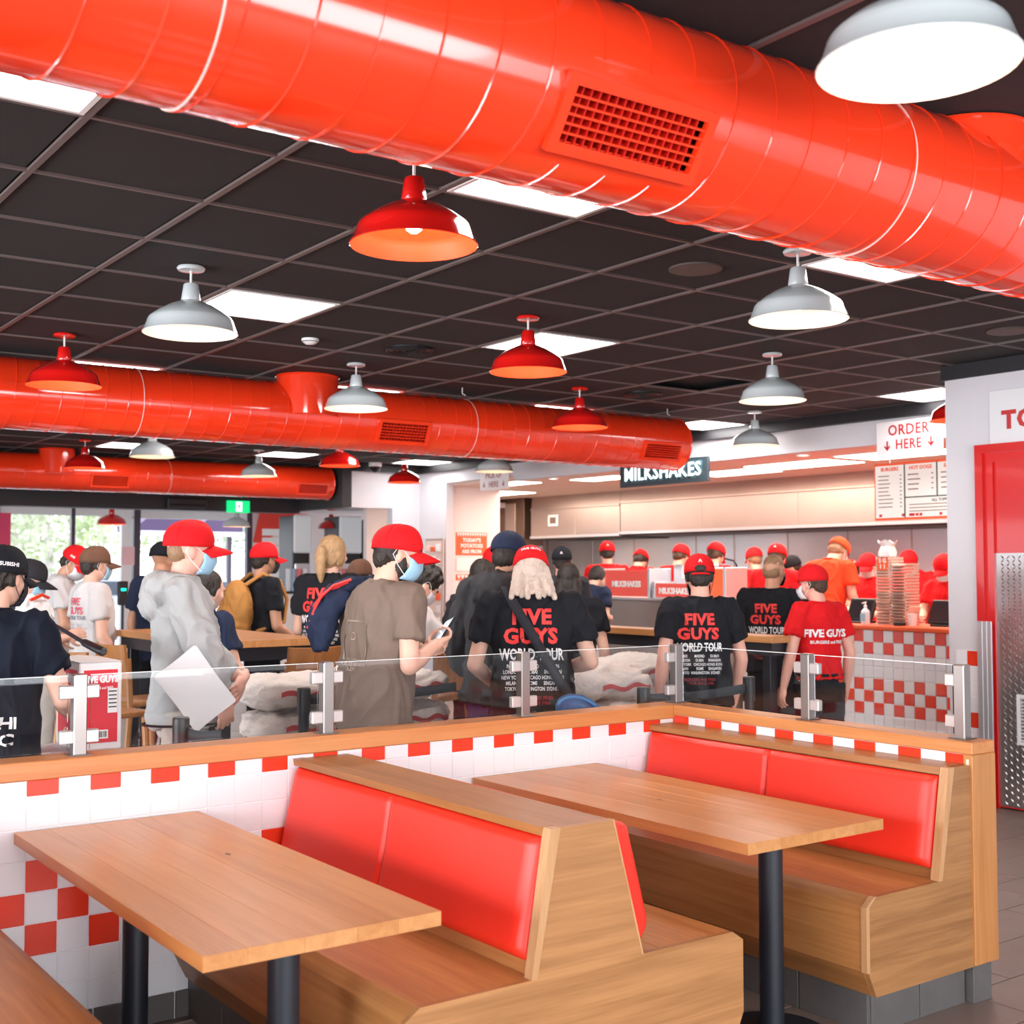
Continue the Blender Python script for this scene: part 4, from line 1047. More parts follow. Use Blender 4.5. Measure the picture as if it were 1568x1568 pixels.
def tower(u0, u1, lab):
    x0 = at(u0, 820, y=18.6).x; x1 = at(u1, 820, y=18.6).x
    t = thing('drinks_machine', lab, 'drinks machine', ((x0+x1)/2, 18.6, 1.29), 0, 'drinks machines')
    w = (x1-x0)/2
    MB().bbox((-w, 0, .0), (w, .55, 1.24), .02).build('body', BLK, t)
    MB().bbox((-w-.01, -.05, .62), (w+.01, .0, 1.25), .03).build('curved_door', mat('pale_door_steel', (.80, .86, .88), .25), t)
    MB().bbox((-w+.02, -.055, .25), (w-.02, -.002, .45), .01).build('dispense_bay', STEEL, t); MB().bbox((-w+.02, -.12, .02), (w-.02, -.0, .06), .008).build('drip_tray', BLKM, t)
tower(449, 475, 'pale steel drinks machine left of the ponytail'); tower(519, 552, 'pale steel drinks machine right of the ponytail')
x = at(583, 830, y=18.6).x
t = thing('tea_urn', 'black upright drinks cabinet beside the red cap', 'cabinet', (x, 18.6, 1.29)); MB().bbox((-.28, 0, 0), (.28, .5, 1.2), .03).build('body', BLK, t); MB().bbox((-.22, -.02, .3), (.22, 0, 1.1), .01).build('door', mat('black_gloss', (.01, .01, .012), .08), t)
cl = [(.75, .80, .85), (.35, .5, .7), (.85, .2, .2), (.85, .85, .85)]
spots = [(445, 852), (452, 852), (461, 852), (470, 852), (512, 866), (520, 866), (529, 866), (538, 866)]
for k, (u, v) in enumerate(spots):
    q = at(u, 870, y=18.42); t = thing('cup_tower', 'stack of pale cups on the drinks counter, number %s from the left' % ['one', 'two', 'three', 'four', 'five', 'six', 'seven', 'eight'][k], 'cups', (q.x, 18.50, 1.29), 0, 'cup stacks on the drinks counter')
    for j in range(7): 
        if k % 4 == j % 4 or True: MB().lathe([(.03, 0), (.045, .09), (.042, .09), (.028, .004)], (0, 0, j*.045), 12).build('cup', mat('cup_%d' % (k % 4), cl[k % 4], .4), t)
# ================================================================== PEOPLE
SKIN = {'light': mat('skin_light', (.78, .46, .34), .5, var=.06, vscale=30), 'tan': mat('skin_tan', (.58, .30, .19), .5, var=.06, vscale=30), 'pink': mat('skin_pink', (.80, .42, .32), .5, var=.06, vscale=30)}
def cloth(nm, col): return mat('cloth_'+nm, col, .85, bump=.15, bscale=260, var=.08, vscale=8, spec=.2)
CL = dict(ink=cloth('ink_navy', (.006, .008, .017)), black=cloth('black', (.012, .013, .017)), navy=cloth('navy', (.02, .028, .06)), charcoal=cloth('charcoal', (.028, .028, .034)), red=cloth('red', (.70, .012, .016)), orange=cloth('orange_red', (.85, .07, .02)),
          white=cloth('white', (.62, .59, .58)), grey=cloth('heather_grey', (.42, .415, .41)), taupe=cloth('taupe', (.20, .145, .115)), stone=cloth('stone', (.46, .40, .35)), blue=cloth('denim_blue', (.06, .14, .30)), darkgrey=cloth('dark_grey', (.05, .05, .055)),
          brown=cloth('brown', (.16, .08, .05)), purple=cloth('purple', (.12, .08, .22)), tan=cloth('tan_canvas', (.50, .24, .07)))
HAIR = dict(dark=mat('hair_dark', (.022, .014, .010), .55, bump=.5, bscale=120), brown=mat('hair_brown', (.07, .035, .018), .55, bump=.5, bscale=120), blond=mat('hair_blond', (.42, .25, .12), .5, bump=.5, bscale=120, var=.3, vscale=20), grey=mat('hair_grey', (.62, .50, .42), .5, bump=.5, bscale=120, var=.2, vscale=25), fair=mat('hair_fair', (.30, .17, .09), .55, bump=.4, bscale=120))
MASK = {'blue': mat('mask_blue', (.33, .56, .72), .7, bump=.1, bscale=80), 'black': mat('mask_black', (.014, .012, .02), .8), 'white': mat('mask_white', (.72, .76, .80), .7)}
SHOE = mat('dark_shoe', (.02, .02, .022), .5); EYE = mat('eye_white', (.8, .78, .76), .2); IRIS = mat('iris_dark', (.03, .02, .015), .1)

def capsule(mb, a, b, ra, rb, seg=14):
    """closed tapered limb segment with round ends"""
    a = Vector(a); b = Vector(b); t = (b-a); L = t.length; t.normalize()
    pts = []; rs = []
    for k in range(4): q = k/4*PI/2; pts.append(a-t*ra*math.cos(q)); rs.append(max(.0008, ra*math.sin(q)))
    for k in range(5): pts.append(a+t*(L*k/4)); rs.append(ra+(rb-ra)*k/4)
    for k in range(1, 5): q = k/4*PI/2; pts.append(b+t*rb*math.sin(q)); rs.append(max(.0008, rb*math.cos(q)))
    mb.tube(pts, rs, seg)
def cone(mb, a, b, ra, rb, seg=16): mb.tube([a, b], [ra, rb], seg)
def loft(mb, secs, T=None, seg=28, ex=2.4):
    """torso-like closed shell: sections (z, halfwidth, halfdepth, y offset)"""
    V = []
    for (z, w, d, y) in secs:
        for k in range(seg):
            a = 2*PI*k/seg; c, s = math.cos(a), math.sin(a)
            p = Vector((w*math.copysign(abs(c)**(2/ex), c), y+d*math.copysign(abs(s)**(2/ex), s), z))
            V.append(T(p) if T else p)
    n = len(secs)
    mb.add(V, [(i*seg+k, i*seg+(k+1) % seg, (i+1)*seg+(k+1) % seg, (i+1)*seg+k) for i in range(n-1) for k in range(seg)]+[tuple(range(seg))[::-1], tuple(range((n-1)*seg, n*seg))], True)
def blob(name, mb, material, parent, vox, wr=0, seed=0, smooth=4, extra=None, wrs=(9, 9, 5)):
    me = bpy.data.meshes.new(name); me.from_pydata(mb.v, [], mb.f); me.update()
    bm = bmesh.new(); bm.from_mesh(me); bmesh.ops.remove_doubles(bm, verts=bm.verts, dist=1e-5); bmesh.ops.recalc_face_normals(bm, faces=bm.faces); bm.to_mesh(me); bm.free()
    o = bpy.data.objects.new(name, me); COL.objects.link(o)
    m1 = o.modifiers.new('r', 'REMESH'); m1.mode = 'VOXEL'; m1.voxel_size = vox
    m2 = o.modifiers.new('s', 'SMOOTH'); m2.factor = .5; m2.iterations = smooth
    dg = bpy.context.evaluated_depsgraph_get(); dg.update()
    ne = bpy.data.meshes.new_from_object(o.evaluated_get(dg)); o.modifiers.clear()
    o.data = ne; bpy.data.meshes.remove(me); ne.name = name
    if wr:
        nn = [(v.co.copy(), v.normal.copy()) for v in ne.vertices]
        sd = Vector((seed*3.1, seed*1.7, seed))
        for v, (c, n) in zip(ne.vertices, nn):
            q = Vector((c.x*wrs[0], c.y*wrs[1], c.z*wrs[2]))+sd
            h = noise.noise(q+Vector((noise.noise(q*.7)*1.5,)*3))
            h2 = noise.noise(q*2.3+Vector((5, 1, 2)))
            v.co = c+n*max(-.55*wr, (wr*(.9-2.6*abs(h)**.8)+wr*.45*(.4-abs(h2)*1.4)))
    if extra:
        bm = bmesh.new(); bm.from_mesh(ne); ex = extra.mesh('x'); bm.from_mesh(ex); bm.to_mesh(ne); bm.free(); bpy.data.meshes.remove(ex)
    ne.materials.clear(); ne.materials.append(material)
    ne.polygons.foreach_set('use_smooth', [True]*len(ne.polygons)); ne.update()
    o.parent = parent
    return o
def wrap(me, target, T, origin, direction, off=.003, size=.02):
    """press a flat mesh onto a surface: xy of the mesh -> points of a plane, cast along direction"""
    bm = bmesh.new(); bm.from_mesh(me); bmesh.ops.triangulate(bm, faces=bm.faces[:])
    for _ in range(3):
        es = [e for e in bm.edges if e.calc_length() > size]
        if not es: break
        bmesh.ops.subdivide_edges(bm, edges=es, cuts=1)
        bmesh.ops.triangulate(bm, faces=[f for f in bm.faces if len(f.verts) > 3])
    bv = BVHTree.FromPolygons([v.co for v in target.vertices], [p.vertices for p in target.polygons])
    dead = []
    for v in bm.verts:
        p = T(v.co)
        hit = bv.ray_cast(p, direction, 2)
        if hit[0] is None: dead.append(v)
        else: v.co = hit[0]-direction*off
    bmesh.ops.delete(bm, geom=dead, context='VERTS')
    bm.to_mesh(me); bm.free()

def hand(mb, wrist, d, n, side, curl=.35, s=1.0, grip=False):
    """palm and five fingers; d along the hand, n out of the palm, side +1 when the thumb is towards d x n"""
    d = Vector(d).normalized(); n = Vector(n); n = (n-d*n.dot(d)).normalized(); w = d.cross(n)*side
    W_ = Vector(wrist)
    P0 = W_+d*.045*s
    M = Matrix((( w.x, d.x, n.x, P0.x), (w.y, d.y, n.y, P0.y), (w.z, d.z, n.z, P0.z), (0, 0, 0, 1)))
    mb.ell((0, 0, 0), (.041*s, .056*s, .017*s), M, 14, 9)
    capsule(mb, W_-d*.03, W_+d*.02*s, .027*s, .026*s, 12)
    lens = [.072, .080, .076, .060]
    for k in range(4):
        off = w*((1.5-k)*.0195*s)
        p = W_+d*.088*s+off-d*abs(k-1)*.004
        a = 0; L = lens[k]*s
        for j, fr_ in enumerate((.44, .32, .24)):
            a += curl*(.6 if j == 0 else 1.0)+.05*k
            v = d*math.cos(a)+n*math.sin(a)+w*((1.5-k)*.06)
            q = p+v*L*fr_
            capsule(mb, p, q, (.0095-.0008*j)*s, (.0088-.0008*j)*s, 8); p = q
    p = W_+d*.02*s+w*.030*s
    for j, L in enumerate((.04, .032, .025)):
        v = (w*(.75-.3*j)+d*(.65+.1*j)+n*(.35+.25*curl)).normalized(); q = p+v*L*s
        capsule(mb, p, q, (.0125-.0012*j)*s, (.0115-.0012*j)*s, 8); p = q

def person(label, x, y, face, Hh, lean=0, hp=0, hy=0, skin='light', hair='dark', hairstyle='short', cap=None, mask=None, shirt='black', sleeve='short', pants='black', armL=None, armR=None,
           handL=None, handR=None, prints=None, capmark=None, vox=.012, build=1.0, hemdrop=0, beard=False, group=None, cap_tilt=0, seed=1, legs='pants', strap=False, collar=False, headturn_only=False):
    s = Hh/1.75
    root = thing('person', label, 'person', (x, y, 0), -R_(face), group)
    LM = Matrix.Rotation(-R_(lean), 4, 'X'); hip = Vector((0, 0, .95))
    def up(p): return hip+(LM @ (Vector(p)-hip))
    UPR = LM.to_3x3()
    HM = Matrix.Rotation(-R_(hp), 4, 'X'); HY = Matrix.Rotation(-R_(hy), 4, 'Z'); nb = Vector((0, -.015, 1.50)); hc = Vector((0, .025, 1.625))
    HR = (Matrix.Translation(nb) @ HY @ HM @ Matrix.Translation(-nb))
    def hd(p): return up(HR @ (Vector(p)+hc))   # head-local -> body
    HD = Matrix.Translation(hip) @ LM @ Matrix.Translation(-hip) @ HR @ Matrix.Translation(hc)
    S = Matrix.Scale(s, 4)
    bw_ = build
    sh = .175*bw_
    SHL, SHR = up((-sh, -.01, 1.425)), up((sh, -.01, 1.425))
    def arm(spec, side):
        e, w = spec if spec else ((.235*bw_, -.03, 1.13), (.245*bw_, .05, .88))
        return Vector((side*e[0], e[1], e[2])), Vector((side*w[0], w[1], w[2]))
    EL, WL = arm(armL, -1); ER, WR_ = arm(armR, 1)
    # ---- body
    mb = MB()
    torso = [(.84, .13, .10, 0), (.92, .155*bw_, .115, -.005), (1.02, .150*bw_, .110, .005), (1.12, .145*bw_, .105, .012), (1.25, .160*bw_, .118, .010), (1.36, .165*bw_, .118, 0), (1.43, .140*bw_, .095, -.012), (1.475, .075, .065, -.015)]
    loft(mb, [(z, w-(.022 if z < 1.45 else 0), d-(.020 if z < 1.45 else 0), yy) for z, w, d, yy in torso], up)
    capsule(mb, up((0, -.02, 1.44)), hd((0, -.025, -.06)), .060, .054)
    for sd, P_, E_, Wr in ((-1, SHL, EL, WL), (1, SHR, ER, WR_)):
        capsule(mb, up((sd*.09, -.012, 1.43)), P_, .042, .042)
        capsule(mb, P_, P_.lerp(E_, .5), .042, .044); capsule(mb, P_.lerp(E_, .5), E_, .044, .041); capsule(mb, E_, E_.lerp(Wr, .35), .041, .042); capsule(mb, E_.lerp(Wr, .3), Wr, .042, .027)
    for sd in (-1, 1):
        capsule(mb, (sd*.085, 0, .86), (sd*.10, .012, .50), .080, .056); capsule(mb, (sd*.10, .005, .50), (sd*.105, -.012, .34), .054, .056); capsule(mb, (sd*.105, -.012, .34), (sd*.11, -.01, .09), .054, .034)
        capsule(mb, (sd*.11, -.02, .055), (sd*.12, .13, .03), .034, .028)
    # head
    E2 = lambda c, r, M2=None: mb.ell(c, r, HD @ M2 if M2 else HD, 18, 12)
    E2((0, -.014, .032), (.076, .096, .092)); E2((0, .020, -.020), (.068, .072, .080)); E2((0, .034, -.068), (.048, .050, .042)); E2((0, .055, -.035), (.040, .045, .05))
    capsule(mb, hd((0, .088, .012)), hd((0, .106, -.022)), .008, .0125, 8)
    for sd in (-1, 1):
        E2((sd*.074, -.004, -.012), (.010, .020, .033)); capsule(mb, hd((sd*.012, .094, -.025)), hd((sd*.014, .094, -.026)), .008, .008, 8)
        capsule(mb, hd((sd*.02, .086, .028)), hd((sd*.052, .068, .028)), .010, .010, 8); E2((sd*.045, .055, -.022), (.022, .026, .02))
    capsule(mb, hd((-.018, .085, -.056)), hd((.018, .085, -.056)), .009, .009, 8)
    # hands
    hm = MB()
    for sd, E_, Wr, spec in ((-1, EL, WL, handL), (1, ER, WR_, handR)):
        dd = (Wr-E_).normalized(); spec = spec or {}
        nrm = spec.get('n', Vector((-sd, .25, 0))); d2 = Vector(spec['d']) if 'd' in spec else dd
        hand(hm, Wr, d2, nrm, spec.get('side', sd if abs(dd.z) > .8 else -sd), spec.get('curl', .35), 1.0)
    hm_me = MB()
    tmp = MB(); tmp.v = [tuple(v_) for v_ in hm.v]; tmp.f = hm.f; tmp.sm = hm.sm
    body = blob('body', mb, SKIN[skin], root, vox, smooth=3, extra=None)
    hd_o = blob('hands', tmp, SKIN[skin], root, max(.0042, vox*.5) if vox < .011 else .0065, smooth=2)
    bm = bmesh.new(); bm.from_mesh(body.data); bm.from_mesh(hd_o.data); bm.to_mesh(body.data); bm.free()
    body.data.polygons.foreach_set('use_smooth', [True]*len(body.data.polygons))
    bpy.data.objects.remove(hd_o)
    parts = [body]
    def add(o): parts.append(o); return o
    # eyes and brows
    f = MB(); g = MB(); br = MB()
    for sd in (-1, 1):
        f.ell((sd*.031, .076, .006), (.0145, .012, .0085), HD, 10, 6); g.ell((sd*.031, .0875, .006), (.0062, .002, .0065), HD, 8, 5)
        br.tube([hd((sd*.014, .0955, .030)), hd((sd*.032, .091, .036)), hd((sd*.050, .077, .031))], [.003, .0042, .002], 6)
    add(f.build('eyes', EYE, root)); add(g.build('irises', IRIS, root)); add(br.build('eyebrows', HAIR[hair], root))
    # ---- trousers, shoes
    pm = MB()
    loft(pm, [(.80, .142*bw_, .108, 0), (.90, .155*bw_, .116, -.006), (.97, .146*bw_, .110, 0), (1.0, .144*bw_, .108, .002)])
    if legs == 'shorts':
        for sd in (-1, 1): cone(pm, (sd*.088, 0, .90), (sd*.105, .006, .50), .105, .095)
    else:
        for sd in (-1, 1):
            cone(pm, (sd*.085, 0, .92), (sd*.10, .010, .50), .103, .078); capsule(pm, (sd*.10, .010, .50), (sd*.108, -.008, .14), .078, .062); cone(pm, (sd*.107, -.008, .2), (sd*.11, -.008, .075), .064, .060)
    add(blob('trousers' if legs != 'shorts' else 'shorts', pm, CL[pants], root, max(vox, .010), wr=.006, seed=seed+3, wrs=(10, 10, 8)))
    sm_ = MB()
    for sd in (-1, 1):
        capsule(sm_, (sd*.11, -.035, .045), (sd*.12, .16, .038), .045, .038); sm_.box((sd*.115-.045, -.075, 0), (sd*.115+.045, .19, .03))
    add(blob('shoes', sm_, SHOE, root, .012, smooth=2))
    # ---- shirt
    tm_ = MB(); hem = .86-hemdrop; g_ = .014 if sleeve != 'hood' else .019
    sec = [(hem, .176*bw_+g_, .128+g_, -.002), (.95, .168*bw_+g_, .126+g_, 0), (1.06, .160*bw_+g_*1.1, .120+g_, .006), (1.16, .158*bw_+g_, .116+g_, .010), (1.27, .170*bw_+g_*.8, .124+g_*.8, .006), (1.37, .172*bw_+g_*.6, .120+g_*.6, -.002), (1.435, .150*bw_+g_*.4, .098+g_*.3, -.012), (1.475, .085+g_*.3, .073+g_*.3, -.016), (1.492, .070, .064, -.018)]
    loft(tm_, sec, lambda p: up(p) if p.z > .95 else p.copy())
    k_ = {'short': .62, 'long': 1, 'hood': 1, 'tank': .1}[sleeve]; ex_ = .012 if sleeve != 'hood' else .020
    for sd, P_, E_, Wr in ((-1, SHL, EL, WL), (1, SHR, ER, WR_)):
        capsule(tm_, up((sd*.08, -.012, 1.425)), P_, .062+ex_*.5, .060+ex_*.5)
        if sleeve in ('short', 'tank'):
            q = P_.lerp(E_, k_); capsule(tm_, P_, P_.lerp(E_, .25), .060+ex_*.6, .060+ex_*.6); cone(tm_, P_, q, .058+ex_, .062+ex_)
        else:
            capsule(tm_, P_, E_, .058+ex_, .050+ex_); q = E_.lerp(Wr, .80 if sleeve == 'hood' else .94); cone(tm_, E_, q, .050+ex_, .038+ex_*.7); capsule(tm_, E_, E_.lerp(Wr, .5), .050+ex_, .046+ex_)
    if sleeve == 'hood':
        M = Matrix.Translation(hip) @ LM @ Matrix.Translation(-hip)
        for (c, r) in (((0, -.10, 1.45), (.135, .075, .075)), ((0, -.13, 1.40), (.115, .06, .09)), ((-.085, -.03, 1.475), (.055, .09, .05)), ((.085, -.03, 1.475), (.055, .09, .05))): tm_.ell(c, r, M)
        loft(tm_, [(hem-.015, .178*bw_+g_*.8, .130+g_*.8, -.002), (hem+.04, .180*bw_+g_, .132+g_, -.002)])
    shirt_o = add(blob('hoodie' if sleeve == 'hood' else 'shirt', tm_, CL[shirt], root, vox, wr=.012 if sleeve != 'hood' else .016, seed=seed, smooth=3, wrs=(8, 8, 4.5)))
    # collar ring and hem line
    cb = MB(); ring = [up((.071*math.cos(a), -.018+.066*math.sin(a), 1.492+.004*math.cos(2*a))) for a in [2*PI*k/28 for k in range(29)]]
    cb.tube(ring, .0065, 6, caps=False); add(cb.build('collar', CL[shirt], root))
    # ---- hair
    hm2 = MB()
    def HE(c, r): hm2.ell(c, r, HD, 16, 10)
    if hairstyle == 'short':
        HE((0, -.026, .034), (.081, .094, .090)); HE((0, -.062, -.020), (.066, .050, .060))
        for sd in (-1, 1): HE((sd*.070, -.020, .0), (.012, .028, .040))
    elif hairstyle == 'fade':
        HE((0, -.010, .052), (.074, .096, .078)); HE((0, -.05, .0), (.070, .055, .065))
    elif hairstyle == 'messy':
        rr = random.Random(seed)
        HE((0, -.02, .04), (.088, .104, .096)); HE((0, -.06, -.02), (.075, .06, .07))
        for k in range(46):
            th = rr.uniform(0, 2*PI); ph = rr.uniform(.0, 1.5); c = Vector((.088*math.sin(ph)*math.cos(th), -.02+.104*math.sin(ph)*math.sin(th), .04+.096*math.cos(ph)))
            if c.y > .06 and c.z < .05: continue
            hm2.ell(c, (.018, .018, .02), HD, 8, 6)
    elif hairstyle in ('long', 'mid', 'pony'):
        HE((0, -.022, .036), (.084, .100, .094)); HE((0, -.062, -.03), (.074, .050, .075))
        for sd in (-1, 1): HE((sd*.068, -.02, -.02), (.022, .045, .065))
        L = {'long': .30, 'mid': .10, 'pony': 0}[hairstyle]
        if L:
            for sx in ((-.055, -.028, 0, .028, .055) if L > .2 else (-.066, -.05, -.034, -.017, 0, .017, .034, .05, .066)):
                capsule(hm2, hd((sx, -.062, -.02)), up(Vector((sx*(1.35 if L > .2 else 1.65), -.115 if L > .2 else -.10-.03*abs(math.sin(sx*90)), 1.56-L-(0 if L > .2 else -.02+.03*abs(math.sin(sx*70)))))), .034 if L > .2 else .026, .024 if L > .2 else .013)
            for sx in (-.075, .075): capsule(hm2, hd((sx, -.01, -.02)), hd((sx*1.05, -.03, -.10-L*.4)), .022, .016)
        if hairstyle == 'pony':
            hm2.tube([hd((0, -.09, .03)), hd((.0, -.135, .02)), hd((.01, -.155, -.05)), hd((.012, -.145, -.13)), hd((.01, -.135, -.20))], [.022, .030, .036, .028, .006], 12)
    if hairstyle != 'none':
        hv = max(.005, vox*.6)
        add(blob('hair', hm2, HAIR[hair], root, hv, wr=.004, seed=seed+9, smooth=2, wrs=(45, 45, 14)))
    if beard:
        bm_ = MB(); bm_.ell((0, .040, -.074), (.055, .055, .045), HD, 14, 9); bm_.ell((-.055, .018, -.045), (.018, .028, .045), HD); bm_.ell((.055, .018, -.045), (.018, .028, .045), HD)
        add(blob('beard', bm_, HAIR[hair], root, max(.005, vox*.6), wr=.003, seed=3, smooth=2, wrs=(50, 50, 50)))
    # ---- mask
    if mask:
        mm = MB(); V = []; ni, nj = 14, 10
        for i in range(ni+1):
            for j in range(nj+1):
                u = -1+2*i/ni; v = j/nj; z = -.008-.100*v
                yy = .110*math.cos(u*1.15)-.010*abs(v-.3)*2-.022*max(0, v-.6)*2+(.002*math.sin(v*18))
                V.append(HD @ Vector((.074*math.sin(u*1.25)*(1-.18*max(0, v-.5)), yy-.0+.008, z)))
        F = [(i*(nj+1)+j, (i+1)*(nj+1)+j, (i+1)*(nj+1)+j+1, i*(nj+1)+j+1) for i in range(ni) for j in range(nj)]
        mm.add(V, F, True); mo = mm.build('face_mask', MASK[mask], root); mo.modifiers.new('s', 'SOLIDIFY').thickness = .003; add(mo)
        for sd in (-1, 1):
            lp = MB(); lp.tube([hd((sd*.067, .052, -.016)), hd((sd*.078, .02, .012)), hd((sd*.086, -.012, .022)), hd((sd*.086, -.028, -.01)), hd((sd*.078, .0, -.05)), hd((sd*.068, .045, -.095))], .0016 if vox < .012 else .0022, 5); add(lp.build('ear_loop', PRW if mask != 'black' else MASK['black'], root))
    # ---- cap
    if cap:
        K = HD @ Matrix.Rotation(R_(cap_tilt), 4, 'X')
        cm = MB(); V = []; n1, n2 = 28, 10
        for j in range(n2+1):
            th = (PI/2+.12)*(1-j/n2)
            for i in range(n1):
                ph = 2*PI*i/n1
                fr_ = max(0, math.sin(ph))
                r_ = 1.0+.02*math.cos(3*ph)
                p = Vector((.089*math.sin(th)*math.cos(ph)*r_, -.012+.110*math.sin(th)*math.sin(ph), .026+.106*math.cos(th)**.85 if math.cos(th) > 0 else .026+.098*math.cos(th)))
                if j > 0: p.z += .010*fr_*math.sin(th*2)
                V.append(K @ p)
        F = [(j*n1+i, j*n1+(i+1) % n1, (j+1)*n1+(i+1) % n1, (j+1)*n1+i) for j in range(n2) for i in range(n1)]
        cm.add(V, F, True); co = cm.build('cap_crown', CL[cap], root); md = co.modifiers.new('s', 'SOLIDIFY'); md.thickness = .004; md.offset = 1; add(co)
        vm = MB(); V = []
        for i in range(13):
            a = -1+2*i/12
            for j in range(6):
                t = j/5; w = .072*(1-.12*t)*a*1.05; base = -.012+.110*math.sqrt(max(.0, 1-(a*.82)**2))
                V.append(K @ Vector((w, base-.008+t*.098*math.sqrt(max(0.02, 1-a*a*.8)), .026-.030*a*a-.016*t-.014*t*t)))
        vm.add(V, [(i*6+j, (i+1)*6+j, (i+1)*6+j+1, i*6+j+1) for i in range(12) for j in range(5)], True); vo = vm.build('cap_brim', CL[cap], root); md = vo.modifiers.new('s', 'SOLIDIFY'); md.thickness = .005; add(vo)
        bt = MB(); bt.ell((0, -.012, .134), (.009, .009, .005), K, 8, 5); add(bt.build('cap_button', CL[cap], root))
        # seams
        se = MB()
        for q in range(3):
            ph = q*PI/3+PI/6+PI/3
            pts = []
            for k in range(-8, 9):
                th = k/8*1.5; pts.append(K @ Vector((.0935*math.sin(th)*math.cos(ph), -.012+.1145*math.sin(th)*math.sin(ph), .028+.108*max(0, math.cos(th))**.85)))
            se.tube(pts, .0012, 4)
        add(se.build('cap_seams', CL[cap], root))
        if strap:
            st_ = MB(); st_.ell((0, -.117, .030), (.036, .012, .024), K, 14, 6); add(st_.build('cap_opening', HAIR[hair], root))
            st2 = MB(); st2.tube([K @ Vector((.09*math.sin(a), -.014-.112*math.cos(a), -.004+.001)) for a in [(-.6+1.2*k/8) for k in range(9)]], .006, 6); add(st2.build('cap_strap', CL[cap], root))
        if capmark:
            txt, col, size, where = capmark
            me = text_mesh(txt, size, offset=.03); 
            cd = co.data
            az = {'back': 0, 'front': PI, 'left': -PI/2, 'right': PI/2, 'backleft': -PI/4, 'backright': PI/4}[where]
            rz = Matrix.Rotation(az, 3, 'Z')
            dr = (K.to_3x3() @ (rz @ Vector((0, 1, 0)))).normalized()
            zt = .075 if where in ('back',) else .05
            T = lambda c: K @ (rz @ Vector((c.x, -.35, zt+c.y)))
            wrap(me, cd, T, None, dr, off=.006, size=.012)
            me.materials.clear(); me.materials.append(col); to = bpy.data.objects.new('cap_lettering', me); COL.objects.link(to); to.parent = root; add(to)
    # ---- prints on the shirt
    for pr in (prints or []):
        txt, col, size, px, pz = pr[:5]; kw = pr[5] if len(pr) > 5 else {}
        az = kw.pop('az', 0) if kw else 0
        sx_ = kw.get('sx', 1)
        me = pr[6] if len(pr) > 6 else text_mesh(txt, size, **kw)
        rz = Matrix.Rotation(az, 3, 'Z')
        dr = (UPR @ (rz @ Vector((0, 1, 0)))).normalized()
        wrap(me, shirt_o.data, lambda c: up(rz @ Vector((px+c.x, -.6, pz+c.y))) , None, dr, off=.0035, size=.025)
        me.materials.clear(); me.materials.append(col); to = bpy.data.objects.new('shirt_print', me); COL.objects.link(to); to.parent = root; add(to)
    # scale every part about the feet
    for o in parts:
        o.data.transform(S) if not o.modifiers else o.data.transform(S)
    root['_s'] = s; del root['_s']
    return root, dict(up=up, hd=hd, HD=HD, s=s, E=(EL, ER), W=(WL, WR_), SH=(SHL, SHR), UPR=UPR, shirt=shirt_o)
def attach(root, info, name, mb, material, vox=None, wr=0, seed=1, wrs=(9, 9, 9)):
    o = blob(name, mb, material, root, vox, wr=wr, seed=seed, wrs=wrs) if vox else mb.build(name, material, root)
    o.data.transform(Matrix.Scale(info['s'], 4)); return o
def at_person(u, v, d):
    """feet position and height of somebody whose top shows at a pixel"""
    p = at(u, v, d=d); return p.x, p.y, p.z

PR = mat('print_red', (.80, .035, .03), .6); PW = mat('print_white', (.85, .85, .85), .6); PDR = mat('print_dark_red', (.35, .02, .03), .6)
def tour(sc=1.0, x=0, z=1.30, a=(PR, PW, PDR), fp=1):
    L = [('FIVE', a[0], .092*sc, x, z+.06*sc, dict(offset=.045, spacing=1.06)), ('GUYS', a[0], .092*sc, x-.005, z-.025*sc, dict(offset=.045, spacing=1.06)), ('WORLD TOUR', a[1], .070*sc, x, z-.105*sc, dict(offset=.03, sx=.60))]
    if fp:
        for cx_, tx in ((-.092, 'PARIS\nLONDON\nNEW YORK\nMILAN\nTOKYO'), (0, 'MADRID\nDUBAI\nCHICAGO\nROME\nWASHINGTON'), (.092, 'DUBLIN\nSHANGHAI\nHONG KONG\nSINGAPORE\nSYDNEY')):
            L.append((tx, a[1], .0235*sc, x+cx_*sc, z-.205*sc, dict(offset=.02, sx=.68, line=1.05)))
        L += [('BURGERS AND FRIES\nTOUR SINCE 1986', a[2], .022*sc, x, z-.305*sc, dict(offset=.01, sx=.9))]
    return L

# --- 1 man with the phone
x, y, h = at_person(568, 797, 5.8)
r, I = person('person in taupe t-shirt and red cap looking at a phone, dark jacket over one shoulder', x, y, 86, h-.01, lean=9, hp=4, hy=32, cap_tilt=4, skin='light', hair='dark', hairstyle='short', cap='red', mask='blue', beard=True, shirt='taupe', sleeve='short', pants='charcoal', vox=.0075, build=1.14,
    armR=((.25, .03, 1.14), (.155, .235, 1.215)), armL=((.24, .06, 1.12), (-.03, .25, 1.17)), handR=dict(d=(-.30, .92, .22), n=(-.45, -.30, .84), curl=.85, side=-1), handL=dict(d=(.6, .75, .25), n=(.5, -.3, .8), curl=.6, side=-1), seed=2, capmark=('A', PW, .035, 'left'),
    prints=[])
